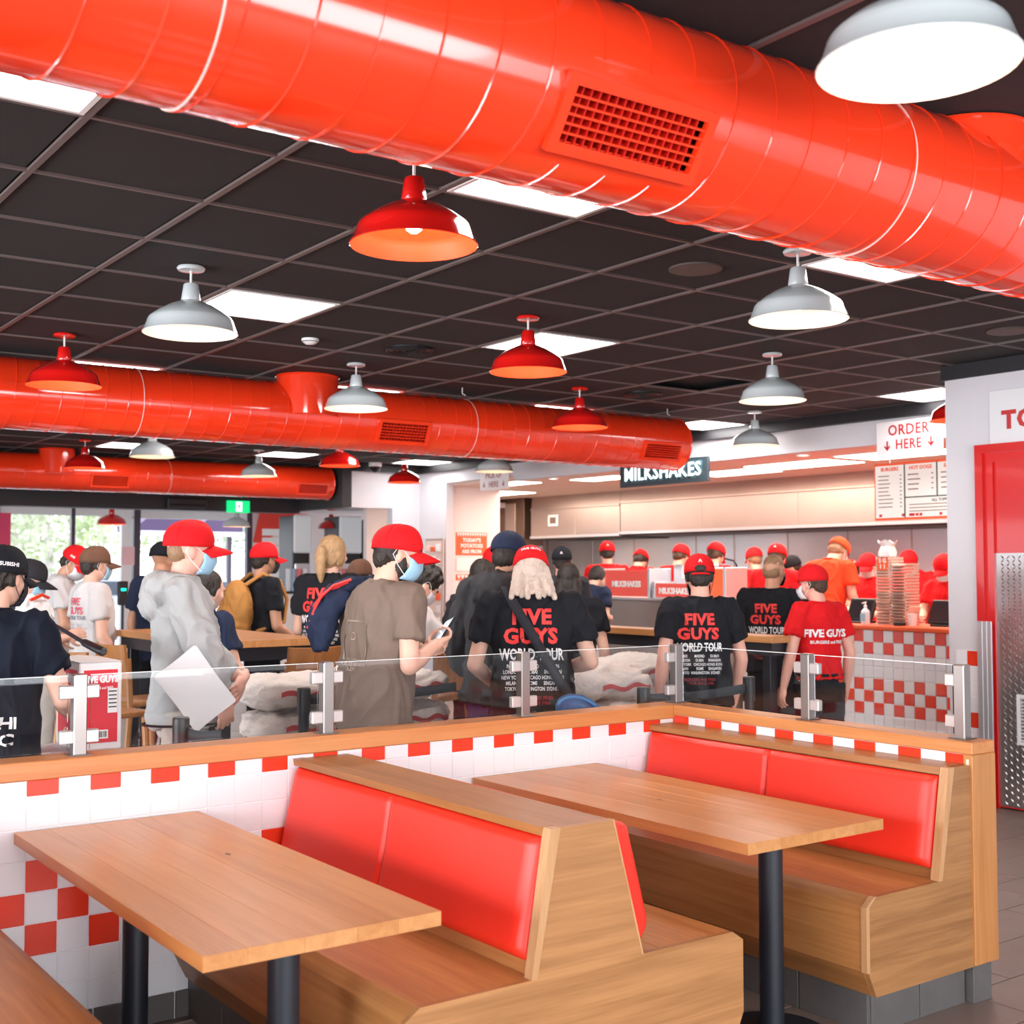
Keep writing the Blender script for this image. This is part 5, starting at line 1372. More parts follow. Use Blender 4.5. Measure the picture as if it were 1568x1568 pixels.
# square line print and small caption on the back
ln = MB()
q = .085
for a_, b_ in (((-q, -q), (q, -q+.006)), ((-q, q-.006), (q, q)), ((-q, -q), (-q+.006, q)), ((q-.006, -q), (q, q))): ln.box((a_[0], a_[1], 0), (b_[0], b_[1], .0001))
def on_back(root, I, me, px, pz, material, name='shirt_print', az=0):
    sh_ = I['shirt'].data.copy(); sh_.transform(Matrix.Scale(1/I['s'], 4)); rz = Matrix.Rotation(az, 3, 'Z')
    wrap(me, sh_, lambda c: I['up'](rz @ Vector((px+c.x, -.6, pz+c.y))), None, (I['UPR'] @ (rz @ Vector((0, 1, 0)))).normalized(), off=.0035, size=.02)
    me.materials.clear(); me.materials.append(material); o = bpy.data.objects.new(name, me); COL.objects.link(o); o.parent = root; me.transform(Matrix.Scale(I['s'], 4)); return o
PT = mat('print_taupe', (.42, .32, .26), .7)
on_back(r, I, ln.mesh('p'), .0, 1.225, PT); on_back(r, I, text_mesh('D', .05, offset=.0), -.005, 1.24, PT); on_back(r, I, text_mesh('NO PLANS ALWAYS\nREADY', .022, offset=.02), -.005, 1.11, PT)
# jacket hanging from his left shoulder
j = MB(); up = I['up']
j.tube([up((-.12, .02, 1.50)), up((-.185, -.06, 1.475)), up((-.215, -.13, 1.42)), up((-.225, -.165, 1.34)), up((-.225, -.175, 1.26)), up((-.21, -.165, 1.17))], [.024, .036, .044, .052, .052, .03], 14)
j.tube([up((-.16, -.10, 1.43)), up((-.18, -.16, 1.34)), up((-.17, -.18, 1.25)), up((-.18, -.175, 1.17))], [.030, .04, .044, .022], 12)
attach(r, I, 'jacket', j, CL['navy'], .009, wr=.014, seed=5, wrs=(12, 12, 5))
jj = MB()
for k in range(4):
    o_ = .020*k; jj.tube([up((-.135-o_, -.100, 1.492-.012*k)), up((-.170-o_, -.165-.004*k, 1.455-.014*k)), up((-.195-o_*.8, -.205-.004*k, 1.40-.02*k)), up((-.205-o_*.6, -.222, 1.345-.03*k))], .0065, 6)
attach(r, I, 'jacket_stripe', jj, PR)
ph = MB(); 
hd_, hn_ = Vector((-.30, .92, .22)).normalized(), Vector((-.45, -.30, .84)); hn_ = (hn_-hd_*hn_.dot(hd_)).normalized(); hn2 = (hn_+hd_*-.45).normalized(); hw_ = Vector((.95, .3, 0)); hw_ = (hw_-hn2*hw_.dot(hn2)).normalized(); hv_ = hn2.cross(hw_)
PX = I['W'][1]+hd_*.105+hn_*.040
M = Matrix(((hw_.x, hv_.x, hn2.x, PX.x), (hw_.y, hv_.y, hn2.y, PX.y), (hw_.z, hv_.z, hn2.z, PX.z), (0, 0, 0, 1)))
t = thing('mobile_phone', 'dark mobile phone held by the person in the taupe t-shirt', 'phone', (x, y, 0), -R_(86))
ph.bbox((-.038, -.075, -.005), (.038, .075, .005), .003, M); o = ph.build('phone_body', BLK, t); o.data.transform(Matrix.Scale(I['s'], 4))
sc_ = MB().box((-.034, -.068, .0052), (.034, .068, .0058), M).build('screen', mat('phone_screen', (.25, .32, .42), .1, emit=(.4, .5, .65), estr=.5), t); sc_.data.transform(Matrix.Scale(I['s'], 4))

# --- 2 man in the grey hoodie
x, y, h = at_person(283, 796, 6.0)
r, I = person('person in light grey hoodie and red cap holding white papers, facing right', x, y, 108, h-.01, lean=0, hp=2, hy=0, skin='pink', hair='fair', hairstyle='fade', cap='red', mask='blue', shirt='grey', sleeve='hood', pants='stone', vox=.0078, build=.88, hemdrop=.0,
    armR=((.215, .08, 1.17), (.195, .165, .965)), armL=((.20, .10, 1.15), (.10, .27, 1.03)), handR=dict(d=(-.25, .1, -.9), n=(-.9, -.2, .1), curl=.5, side=-1), handL=dict(d=(.75, -.35, -.5), n=(-.3, -.9, -.2), curl=.35, side=1), seed=12)
ly = MB(); up = I['up']
ly.tube([up((-.05, -.10, 1.49)), up((.02, -.105, 1.495)), up((.075, -.06, 1.50)), up((.095, .02, 1.475)), up((.08, .10, 1.40)), up((.05, .15, 1.30))], [.010]*6, 5)
attach(r, I, 'lanyard', ly, CL['navy'])
hl = MB(); hl.tube([(.222*math.cos(a), -.002+.172*math.sin(a), .852+.012*math.cos(a*1.0)) for a in [2*PI*k/40 for k in range(41)]], .0055, 6, caps=False); attach(r, I, 'hem_cord', hl, CL['black'])
t = thing('paper_sheets', 'white sheets of paper held against the grey hoodie', 'paper', (x, y, 0), -R_(108))
M = Matrix.Translation((.292, .035, 1.03)) @ Matrix.Rotation(R_(12), 4, 'Z') @ Matrix.Rotation(R_(38), 4, 'X')
for k in range(3):
    o = MB().box((.003*k, -.105, -.15), (.003*k+.0016, .105, .15), M @ Matrix.Rotation(R_(-1.5*k), 4, 'X')).build('sheet', mat('paper_white', (.88, .87, .88), .7), t); o.data.transform(Matrix.Scale(I['s'], 4))

# --- 3 person in tour shirt with shoulder bag
x, y, h = at_person(815, 840, 6.45)
r, I = person('person with grey hair and red cap in black tour t-shirt, blue bag strapped across', x, y, 33, h+.045, lean=6, hp=24, skin='light', hair='grey', hairstyle='mid', cap='red', shirt='black', sleeve='short', pants='darkgrey', vox=.0078, build=1.17, strap=False,
    armR=((.30, .06, 1.13), (.17, .27, 1.08)), armL=((.29, .05, 1.12), (.18, .26, 1.0)), handR=dict(d=(-.7, .7, .1), n=(-.3, .0, -.9), curl=.4, side=-1), seed=21, prints=tour(1.12, -.01, 1.285), capmark=('FIVE GUYS', PRW, .022, 'back'))
up = I['up']; sb = MB()
pth = [up((-.10, .09, 1.50)), up((-.135, -.04, 1.515)), up((-.10, -.145, 1.42)), up((-.02, -.178, 1.28)), up((.06, -.178, 1.14)), up((.13, -.172, 1.02)), (.20, -.155, .93)]
V = []
for k, p in enumerate(pth):
    p = Vector(p); d_ = (Vector(pth[min(k+1, 6)])-Vector(pth[max(k-1, 0)])).normalized(); w_ = d_.cross(Vector((0, -1, 0))).normalized()*.024
    V += [p-w_, p+w_]
sb.add(V, [(2*k, 2*k+1, 2*k+3, 2*k+2) for k in range(6)], True); so = attach(r, I, 'bag_strap', sb, CL['charcoal']); so.modifiers.new('s', 'SOLIDIFY').thickness = .004
bgm = MB(); M = Matrix.Translation((.215, -.165, .90)) @ Matrix.Rotation(R_(24), 4, 'Y'); bgm.ell((0, 0, 0), (.125, .05, .085), M); bgm.ell((.02, 0, -.03), (.12, .055, .07), M)
attach(r, I, 'bag', bgm, CL['blue'], .008, wr=.006, seed=8)
bz = MB(); bz.tube([M @ Vector((.115*math.cos(a), -.048, .075*math.sin(a))) for a in [PI*k/14 for k in range(15)]], .006, 6); attach(r, I, 'bag_zip', bz, mat('bag_bright_blue', (.05, .25, .55), .5))

# --- 4 person in the middle, tour shirt, red cap
x, y, h = at_person(1072, 847, 7.35)
r, I = person('person in black tour t-shirt and red cap, seen from behind by the glass corner', x, y, 28, h-.005, lean=2, hp=8, hy=12, skin='pink', hair='dark', hairstyle='short', cap='red', mask='black', shirt='black', sleeve='short', pants='charcoal', vox=.0088, build=1.01, strap=True,
    armR=((.26, .03, 1.12), (.24, .12, .87)), seed=31, prints=tour(.98, -.04, 1.30), capmark=('A', PW, .032, 'back'))
# --- 5 fade haircut
x, y, h = at_person(1182, 850, 9.6)
r, I = person('person with fair faded haircut in black tour t-shirt behind the long bar table', x, y, 62, h, lean=0, hp=2, hy=12, skin='tan', hair='fair', hairstyle='fade', mask='black', shirt='black', pants='black', legs='shorts', vox=.009, build=1.22, seed=41, prints=tour(1.0, -.02, 1.28, fp=1), armL=((.25, .0, 1.13), (.23, .10, .90)))
# --- 6 red shirt
x, y, h = at_person(1253, 868, 8.4)
r, I = person('person in red crew t-shirt and red cap with white mask, black trousers', x, y, 20, h+.01, lean=2, hp=3, hy=-38, skin='pink', hair='brown', hairstyle='short', cap='red', mask='white', shirt='red', pants='black', vox=.009, build=.84, hemdrop=-.10, seed=51, armL=((.23, -.02, 1.15), (.27, .02, .90)), armR=((.22, -.04, 1.14), (.23, .03, .88)),
    prints=[('FIVE GUYS', PW, .072, 0, 1.27, dict(offset=.04, sx=.95)), ('BURGERS and FRIES', PW, .030, .01, 1.21, dict(offset=.03))], capmark=('5 G', PW, .03, 'right'))
bl = MB(); bl.tube([(.168*math.cos(a), .002+.13*math.sin(a), .985) for a in [2*PI*k/36 for k in range(37)]], .014, 6, caps=False); attach(r, I, 'belt', bl, mat('studded_belt', (.03, .03, .03), .3, metal=.6))
# --- 7 navy cap man in dark hooded top
x, y, h = at_person(764, 811, 7.0)
r, I = person('tall person in navy cap and dark grey hooded jacket behind the tour t-shirt', x, y, 62, h, lean=7, hp=6, skin='tan', hair='dark', hairstyle='short', cap='navy', shirt='darkgrey', sleeve='hood', pants='purple', vox=.010, build=1.08, seed=61, armR=((.26, .10, 1.14), (.15, .30, 1.10)), armL=((.27, .02, 1.13), (.25, .18, .93)), capmark=('N', PW, .028, 'left'))
# --- 8 dark haired person leaning, white shirt
x, y, h = at_person(604, 880, 7.9)
r, I = person('person in white t-shirt with messy dark hair and white mask leaning over', x-.15, y, 100, 1.78, lean=24, hp=22, hy=0, skin='light', hair='dark', hairstyle='messy', mask='white', shirt='white', pants='brown', vox=.010, seed=71, armR=((.20, .42, 1.12), (.16, .62, 1.08)), armL=((.20, .38, 1.10), (.14, .60, 1.06)))
# --- 9 long dark hair
x, y, h = at_person(733, 854, 8.6)
person('person with long dark hair between the poster and the navy cap', x, y, 50, h, lean=4, hp=10, skin='light', hair='dark', hairstyle='long', shirt='charcoal', sleeve='long', pants='black', vox=.012, build=.95, seed=81)
# --- 10 red cap peeking
x, y, h = at_person(757, 838, 9.6)
person('person in red cap almost hidden behind the navy cap', x, y, 40, h, skin='light', cap='red', shirt='black', vox=.014, seed=82)
# --- 11 ponytail
x, y, h = at_person(503, 819, 8.8)
person('person with blond ponytail in black tour t-shirt near the drinks machines', x, y, 52, h, lean=3, hp=2, hy=12, skin='light', hair='blond', hairstyle='pony', shirt='black', pants='black', vox=.010, build=.98, seed=91, prints=tour(1.0, -.02, 1.30, fp=1), armR=((.30, .12, 1.30), (.34, .34, 1.34)), armL=((.23, .05, 1.12), (.15, .25, 1.05)))
# --- 12 backpack man
x, y, h = at_person(402, 832, 10.2)
r, I = person('person in red cap and black mask with a tan canvas backpack', x, y, 88, h, skin='tan', hair='dark', hairstyle='short', cap='red', mask='black', shirt='black', pants='black', vox=.010, build=1.05, seed=95, armR=((.25, .0, 1.12), (.19, .22, .98)), armL=((.23, .06, 1.12), (.12, .26, 1.0)), capmark=('A', PW, .03, 'left'))
bp_ = MB(); M = Matrix.Translation((0, -.215, 1.235)); bp_.ell((0, 0, 0), (.165, .115, .235), M, 18, 12); bp_.ell((0, -.02, -.12), (.16, .12, .13), M, 18, 12); bp_.ell((0, -.09, -.06), (.12, .06, .11), M)
attach(r, I, 'backpack', bp_, CL['tan'], .010, wr=.008, seed=4)
ss = MB()
for sd in (-1, 1): ss.tube([(sd*.08, -.18, 1.43), (sd*.105, -.05, 1.515), (sd*.115, .09, 1.46), (sd*.13, .145, 1.32), (sd*.17, .10, 1.15), (sd*.15, -.12, 1.08)], .016, 6)
attach(r, I, 'backpack_strap', ss, CL['tan'])
t = thing('carry_bag', 'red and white paper carrier bag held by the backpack wearer', 'bag', (x, y, 0), -R_(88)); s_ = I['s']
MB().prism([(-.12, .62), (.12, .62), (.13, .93), (-.13, .93)], 'x', .13, .25).build('bag_body', mat('bag_pinkish', (.75, .62, .58), .7), t, (0, .32, .06)); MB().tube([(.19, .25, .98), (.19, .30, 1.06), (.19, .36, 1.06), (.19, .40, .98)], .01, 6).build('handle', RED, t); 
o = MB().bbox((.11, .20, .78), (.26, .30, 1.0), .03).build('red_pouch', CL['red'], t)
# --- 13 black cap navy shirt
x, y, h = at_person(246, 830, 10.0)
person('person in black cap and navy shirt behind the grey hoodie', x, y, 65, h, hp=6, skin='tan', hair='dark', hairstyle='none', cap='black', shirt='navy', pants='black', vox=.011, build=1.08, seed=99, armR=((.24, .04, 1.12), (.18, .26, 1.06)), capmark=('A', PW, .03, 'left'))
# --- 14 dark shirt leaning on the table right of the hoodie
x, y, h = at_person(300, 866, 6.95)
r, I = person('person in dark navy polo mostly hidden behind the grey hoodie, forearm on the high table', x, y, 70, 1.66, lean=5, hp=10, skin='light', hair='dark', hairstyle='short', shirt='navy', pants='black', vox=.010, build=1.1, seed=103, armR=((.27, .06, 1.17), (.17, .22, 1.12)))
# --- 15 brown cap white t-shirt
x, y, h = at_person(142, 838, 9.3)
r, I = person('person in brown cap and white tour t-shirt with blue mask, seen from the side', x, y, 86, h, hp=2, skin='light', hair='dark', hairstyle='short', cap='brown', mask='blue', shirt='white', pants='stone', vox=.010, build=.98, seed=105, armR=((.245, -.02, 1.12), (.26, .12, .90)),
    prints=[('FIVE', mat('print_rose', (.70, .10, .14), .6), .07, .0, 1.36, dict(offset=.04, az=.25)), ('GUYS', mat('print_rose', (.7, .1, .14), .6), .07, .0, 1.295, dict(offset=.04, az=.25)), ('WORLD TOUR', mat('print_grey', (.25, .25, .28), .6), .04, .0, 1.245, dict(offset=.03, az=.25, sx=.8)), ('PARIS   ROME\nLONDON  DUBAI\nMADRID  PERTH', mat('print_grey2', (.45, .45, .48), .6), .026, .0, 1.17, dict(offset=.01, az=.25))])
# --- 16 red cap white shirt, bowed
x, y, h = at_person(98, 851, 10.2)
person('person in red cap and pale shirt with white mask bowing forward by the window', x-.1, y, 110, h+.12, lean=10, hp=22, hy=25, skin='tan', hair='dark', hairstyle='short', cap='red', mask='white', shirt='white', pants='stone', vox=.011, build=1.15, seed=107, armR=((.27, .12, 1.13), (.20, .36, 1.08)), armL=((.26, .12, 1.13), (.18, .36, 1.06)), capmark=('FIVE', PRW, .022, 'right'))
# --- 17 near man at the left edge
x, y, h = at_person(-12, 836, 5.0)
r, I = person('person in black cap and navy polo cut off by the left edge, seen from behind', x, y, 40, h+.0, lean=3, hp=4, hy=18, skin='light', hair='dark', hairstyle='short', cap='black', mask='black', shirt='ink', pants='ink', vox=.0078, build=1.06, seed=111, strap=True, armR=((.28, .05, 1.13), (.22, .28, 1.04)), handR=dict(curl=.6),
    capmark=('MITSUBISHI', PRW, .022, 'backright'), prints=[('MITSUBISHI', PRW, .062, .0, 1.045, dict(offset=.035)), ('ELECTRIC', PRW, .062, .012, .98, dict(offset=.035)), ('M', mat('gold_print', (.6, .4, .12), .5), .05, -.03, 1.40, dict(offset=.05))])
# --- 18 masked person beyond him with white and red bag
x, y, h = at_person(30, 868, 7.9)
r, I = person('person in dark cap and pale mask beyond the navy polo at the left', x-.08, y, 100, h+.06, lean=8, hp=10, hy=10, skin='light', hair='dark', hairstyle='short', cap='charcoal', mask='blue', shirt='charcoal', pants='black', vox=.011, build=.9, seed=115, armR=((.22, .12, 1.18), (.12, .36, 1.24)), armL=((.22, .12, 1.18), (.10, .34, 1.22)))
bgp = at(50, 934, d=7.3)
t = thing('food_bag', 'white and red takeaway bag held near the left edge', 'bag', bgp, .6); 
bb = MB(); bb.ell((0, 0, 0), (.11, .07, .09)); bb.ell((.05, 0, -.04), (.10, .07, .07)); o = blob('bag_body', bb, PRW, t, .009, wr=.016, seed=3, wrs=(18, 18, 18)); MB().tube([(-.09, -.06, .06), (-.02, -.085, .09), (.05, -.07, .07)], .010, 6).build('red_band', RED, t)
gp = at(105, 972, d=6.2); gq = at(158, 998, d=5.6); g0 = at(68, 948, d=6.4)
t = thing('umbrella_handle', 'long black pole with a thick grip pointing down right above the red box', 'pole', gp)
L0, L1, L2 = Vector(g0)-Vector(gp), Vector((0, 0, 0)), Vector(gq)-Vector(gp)
MB().tube([L0, L1+L2*.45], .010, 8).build('shaft', BLKM, t); MB().tube([L2*.42, L2*.5, L2*.98, L2], [.012, .019, .021, .014], 12).build('grip', BLK, t)
# --- 19 brown hat peeking between ponytail and taupe shirt
x, y, h = at_person(550, 858, 9.6)
person('person in brown cap glimpsed between the ponytail and the taupe t-shirt', x, y, 60, h, skin='light', cap='brown', shirt='black', pants='black', vox=.013, seed=117)
# --- 20 black cap and long hair by the counter
x, y, h = at_person(860, 838, 11.8)
person('person in black cap seen from behind, left of the milkshake counter', x, y, 40, h, skin='light', hair='dark', cap='black', shirt='charcoal', pants='black', vox=.014, seed=119, capmark=('A', PW, .03, 'back'))
x, y, h = at_person(870, 862, 8.8)
person('person with long black hair and black top just left of the milkshake counter', x, y, 42, h, hp=8, skin='light', hair='dark', hairstyle='long', shirt='black', pants='black', vox=.012, build=1.1, seed=121)
# --- kitchen crew
crew = [
 (930, 831, 15.6, 35, 5, 4, 0, 'red', 'dark', None, 'red', 'crew member in red cap seen from behind, left of the milkshakes sign box', 'back'),
 (903, 872, 12.9, 75, 25, 10, 0, None, 'dark', None, 'navy', 'person in navy top bending at the milkshake counter', None),
 (975, 848, 16.4, 60, 18, 20, 0, 'red', 'dark', None, 'red', 'crew member in red cap bowed behind the larger milkshakes sign box', None),
 (1036, 838, 15.6, 80, 8, 12, 0, 'red', 'brown', None, 'red', 'crew member in red cap behind the low milkshakes sign', None),
 (1090, 836, 14.2, 70, 10, 14, 0, 'red', 'brown', None, 'red', 'crew member in red cap behind the tall orange box', None),
 (1158, 841, 15.4, 20, 5, 6, 0, 'red', 'fair', None, 'red', 'crew member in red cap and printed red shirt left of the faded haircut', 'shirt'),
 (1187, 838, 13.2, 62, 6, 12, 0, 'red', 'brown', None, 'red', 'crew member in red cap directly behind the faded haircut', 'back'),
 (1222, 855, 13.9, 300, 8, 10, 0, 'black', 'dark', None, 'red', 'crew member in black cap between the haircut and the small red shirt', 'back'),
 (1268, 832, 12.9, 82, 22, 20, 0, 'orange', 'fair', 'white', 'orange', 'tall crew member in orange red cap leaning right over the counter', None),
 (1310, 862, 14.5, 25, 14, 10, 0, 'red', 'dark', None, 'red', 'crew member in red cap seen from behind, left of the tray stacks', 'back'),
 (1332, 852, 13.7, 250, 6, 10, 0, 'red', 'brown', 'white', 'red', 'masked crew member in red cap beside the paper bag', None),
 (1400, 851, 14.0, 258, 16, 22, 0, 'red', 'brown', 'white', 'red', 'masked crew member in red cap right of the tray stacks', None),
 (1452, 855, 12.4, 262, 10, 14, 0, 'red', 'brown', 'white', 'red', 'masked crew member in red cap at the white wall edge', None)]
for k, (u, v, d, fc, lean, hp, hy, cp, hr, mk, shr, lab, mark) in enumerate(crew):
    x, y, h = at_person(u, v, d)
    hh = h/(1-.55*(1-math.cos(R_(lean)))-.04*(hp/20))
    off = .45*math.sin(R_(lean))
    person(lab, x-off*math.sin(R_(fc)), y-off*math.cos(R_(fc)), fc, hh, lean=lean, hp=hp, hy=hy, skin='light', hair=hr, hairstyle='short', cap=cp, mask=mk, shirt=shr, pants='black', vox=.0145, seed=200+k, group='kitchen crew',
           armR=((.22, .16, 1.15), (.12, .38, 1.12)), armL=((.22, .16, 1.15), (.12, .38, 1.10)), capmark=('A', PW, .035, 'back') if mark == 'back' else None, prints=[('FIVE GUYS', PW, .055, 0, 1.33, dict(offset=.03))] if mark == 'shirt' else None)
# ================================================================== THINGS ON THE FLOOR BEHIND THE PARTITION
BT = wood('bar_top_y', 'y', (.56, .25, .085), (.70, .36, .15)); BTX = wood('bar_top_x', 'x', (.56, .25, .085), (.70, .36, .15)); BTZ = wood('stool_wood', 'z', (.36, .15, .045), (.52, .24, .08))
def high_table(x0, x1, y0, y1, z, lab, apron=True, legs=2):
    t = thing('high_table', lab, 'table', ((x0+x1)/2, (y0+y1)/2, 0), 0, 'high bar tables')
    w, h = (x1-x0)/2, (y1-y0)/2; n = max(1, int(round(2*w/.13)))
    for k in range(n):
        a = -w+2*w*k/n; MB().bbox((a+.0004, -h, z-.045), (a+2*w/n-.0004, h, z), .002).build('plank', BT, t)
    if apron: MB().box((-w+.03, -h+.03, z-.13), (w-.03, h-.03, z-.0455)).build('apron', BLKM, t)
    ys_ = [-h+.12+(2*h-.24)*k/(legs-1) for k in range(legs)]
    for yy in ys_:
        for sx in ((-1, 1) if w > .2 else (0,)):
            MB().bbox((sx*(w-.09)-.035, yy-.035, 0), (sx*(w-.09)+.035, yy+.035, z-.131), .004).build('leg', BLKM, t)
    if legs > 1: MB().bbox((-.02, ys_[0]+.04, .25), (.02, ys_[-1]-.04, .30), .004).build('foot_rail', BLKM, t)
    return t
high_table(6.2, 6.42, 5.66, 8.9, 1.2, 'long narrow oak bar table with black apron in front of the steel counter', legs=4)
high_table(3.05, 3.79, 7.33, 9.25, 1.2, 'oak high table with black apron behind the grey hoodie')
high_table(4.95, 5.45, 8.3, 9.3, 1.15, 'oak high table in front of the pink wall beside the white t-shirt')
def stool(x, y, rz, lab):
    t = thing('bar_stool', lab, 'stool', (x, y, 0), rz, 'wooden bar stools')
    MB().bbox((-.19, -.19, .80), (.19, .19, .835), .008).build('seat', BTZ, t)
    M = Matrix.Translation((0, -.19, 1.02)) @ Matrix.Rotation(R_(8), 4, 'X')
    V = []
    for i in range(9):
        a = -1+i/4; 
        for j in (0, 1):
            for q in (0, 1): V.append(M @ Vector((.185*a, -.035*(1-a*a)+.0-.018*q, -.15+.32*j)))
    F = []
    for i in range(8):
        b = i*4; F += [(b, b+4, b+6, b+2), (b+1, b+3, b+7, b+5), (b+2, b+6, b+7, b+3), (b, b+1, b+5, b+4)]
    F += [(0, 2, 3, 1), (32, 33, 35, 34)]
    MB().add(V, F).build('backrest', BTZ, t)
    for sx in (-1, 1):
        MB().tube([(sx*.20, .20, 0), (sx*.165, .165, .80)], .020, 8).build('leg', BTZ, t)
        MB().tube([(sx*.20, -.25, 0), (sx*.170, -.175, .80), (sx*.175, -.195, 1.10)], .020, 8).build('leg', BTZ, t)
        MB().tube([(sx*.19, -.23, .35), (sx*.19, .19, .35)], .012, 6).build('stretcher', BTZ, t)
    MB().tube([(-.19, .188, .30), (.19, .188, .30)], .014, 6).build('foot_rest', mat('dark_steel', (.1, .09, .08), .4, metal=.7), t)
    return t
stool(2.32, 7.25, R_(-75), 'wooden bar stool left of the grey hoodie, the leftmost one')
stool(2.74, 7.8, R_(-80), 'wooden bar stool tucked behind the grey hoodie')
stool(3.42, 6.95, R_(0), 'wooden bar stool at the near end of the oak high table')
stool(4.08, 7.45, R_(90), 'wooden bar stool on the right of the oak high table')
stool(4.35, 6.95, R_(20), 'wooden bar stool between the taupe t-shirt and the tour t-shirt')
stool(5.7, 8.0, R_(0), 'wooden bar stool behind the shopper with the blue bag')
for (u, v, y, lab, c) in ((352, 1015, 7.2, 'small printed card block on the stool left of the sacks', PRW), (366, 1022, 7.15, 'pale blue card on the stool left of the sacks', mat('pale_blue_card', (.45, .6, .8), .6)), (450, 1012, 7.0, 'pink and white pack above the left sacks', mat('pink_pack', (.75, .25, .45), .5))):
    p = at(u, v, y=y)
    t = thing('condiment_pack', lab, 'pack', (3.42+(-.12 if u == 352 else .0 if u == 366 else .13), 6.95+(0 if u != 450 else .05), .835)); MB().bbox((-.035, -.025, 0), (.035, .025, .10), .004).build('pack', c, t); MB().bbox((-.03, -.027, .03), (.03, -.0255, .06), .0005).build('label', PRW if c is not PRW else SRED, t)

# ---- potato sacks
SACK = mat('paper_sack', (.66, .58, .53), .8, bump=.7, bscale=50, var=.10, vscale=14); SBND = mat('sack_red_print', (.48, .05, .05), .75)
def sack(L, W, Hh, seed, name_root):
    mb = MB(); n1, n2 = 30, 24; V = []; rr = random.Random(seed)
    for i in range(n1+1):
        t = -1+2*i/n1; e = max(.02, (1-abs(t)**5))**.5
        for k in range(n2):
            a = 2*PI*k/n2; c, s = math.cos(a), math.sin(a)
            V.append(Vector((t*L/2, (W/2)*e*math.copysign(abs(c)**.8, c), (Hh/2)*(.90+.14*math.sin(6*t+seed)+.06*math.sin(13*t))*e*math.copysign(abs(s)**.75, s)+Hh/2)))
    F = [(i*n2+k, i*n2+(k+1) % n2, (i+1)*n2+(k+1) % n2, (i+1)*n2+k) for i in range(n1) for k in range(n2)]+[tuple(range(n2)), tuple(range(n1*n2, n1*n2+n2))]
    mb.add(V, F, True)
    o = blob('sack_body', mb, SACK, name_root, .016, wr=.015, seed=seed, smooth=2, wrs=(6, 10, 17))
    sg = MB()
    return o
def sack_stack(x0, y, L, W, Hs, n, lab, group, rz, mirror=False, z0=0):
    names = ['bottom', 'second from the bottom', 'third from the bottom', 'fourth from the bottom', 'fifth from the bottom', 'sixth from the bottom', 'seventh from the bottom']
    for k in range(n):
        nm = 'topmost' if k == n-1 else names[k]
        r0 = thing('potato_sack', '%s, %s' % (lab, nm), 'sack', (x0+rnd.uniform(-.02, .02), y+rnd.uniform(-.02, .02), z0+k*Hs*.93), rz+rnd.uniform(-.06, .06), group)
        o = sack(L*rnd.uniform(.97, 1.03), W, Hs*1.02, 300+int(x0*37)+k*5, r0)
        bv = BVHTree.FromPolygons([v.co for v in o.data.vertices], [p.vertices for p in o.data.polygons])
        for (cx_, w_) in (((-.26*L, .13*L), (.30*L, .13*L)) if L > 1 else ((.08*L, .27*L),)):
            V = []; 
            for i in range(13):
                x = cx_-w_+2*w_*i/12
                for zz in (Hs*.56+.012*math.sin(i), Hs*.42+.012*math.sin(i)):
                    hit = bv.ray_cast(Vector((x, -1, zz)), Vector((0, 1, 0)))
                    V.append((hit[0]+Vector((0, -.013, 0))) if hit[0] else Vector((x, -W/2, zz)))
            MB().add(V, [(2*i, 2*i+1, 2*i+3, 2*i+2) for i in range(12)], True).build('red_band', SBND, r0)
sack_stack(3.30, 6.12, 1.26, .50, .195, 6, 'paper potato sack in the stack behind the taupe t-shirt', 'sacks behind the taupe t-shirt', R_(2))
sack_stack(4.64, 5.62, .68, .5, .19, 6, 'paper potato sack in the stack right of the blue bag', 'sacks beside the blue bag', R_(-4))
sack_stack(5.52, 6.25, .80, .5, .19, 6, 'paper potato sack in the stack left of the glass corner', 'sacks left of the glass corner', R_(4))

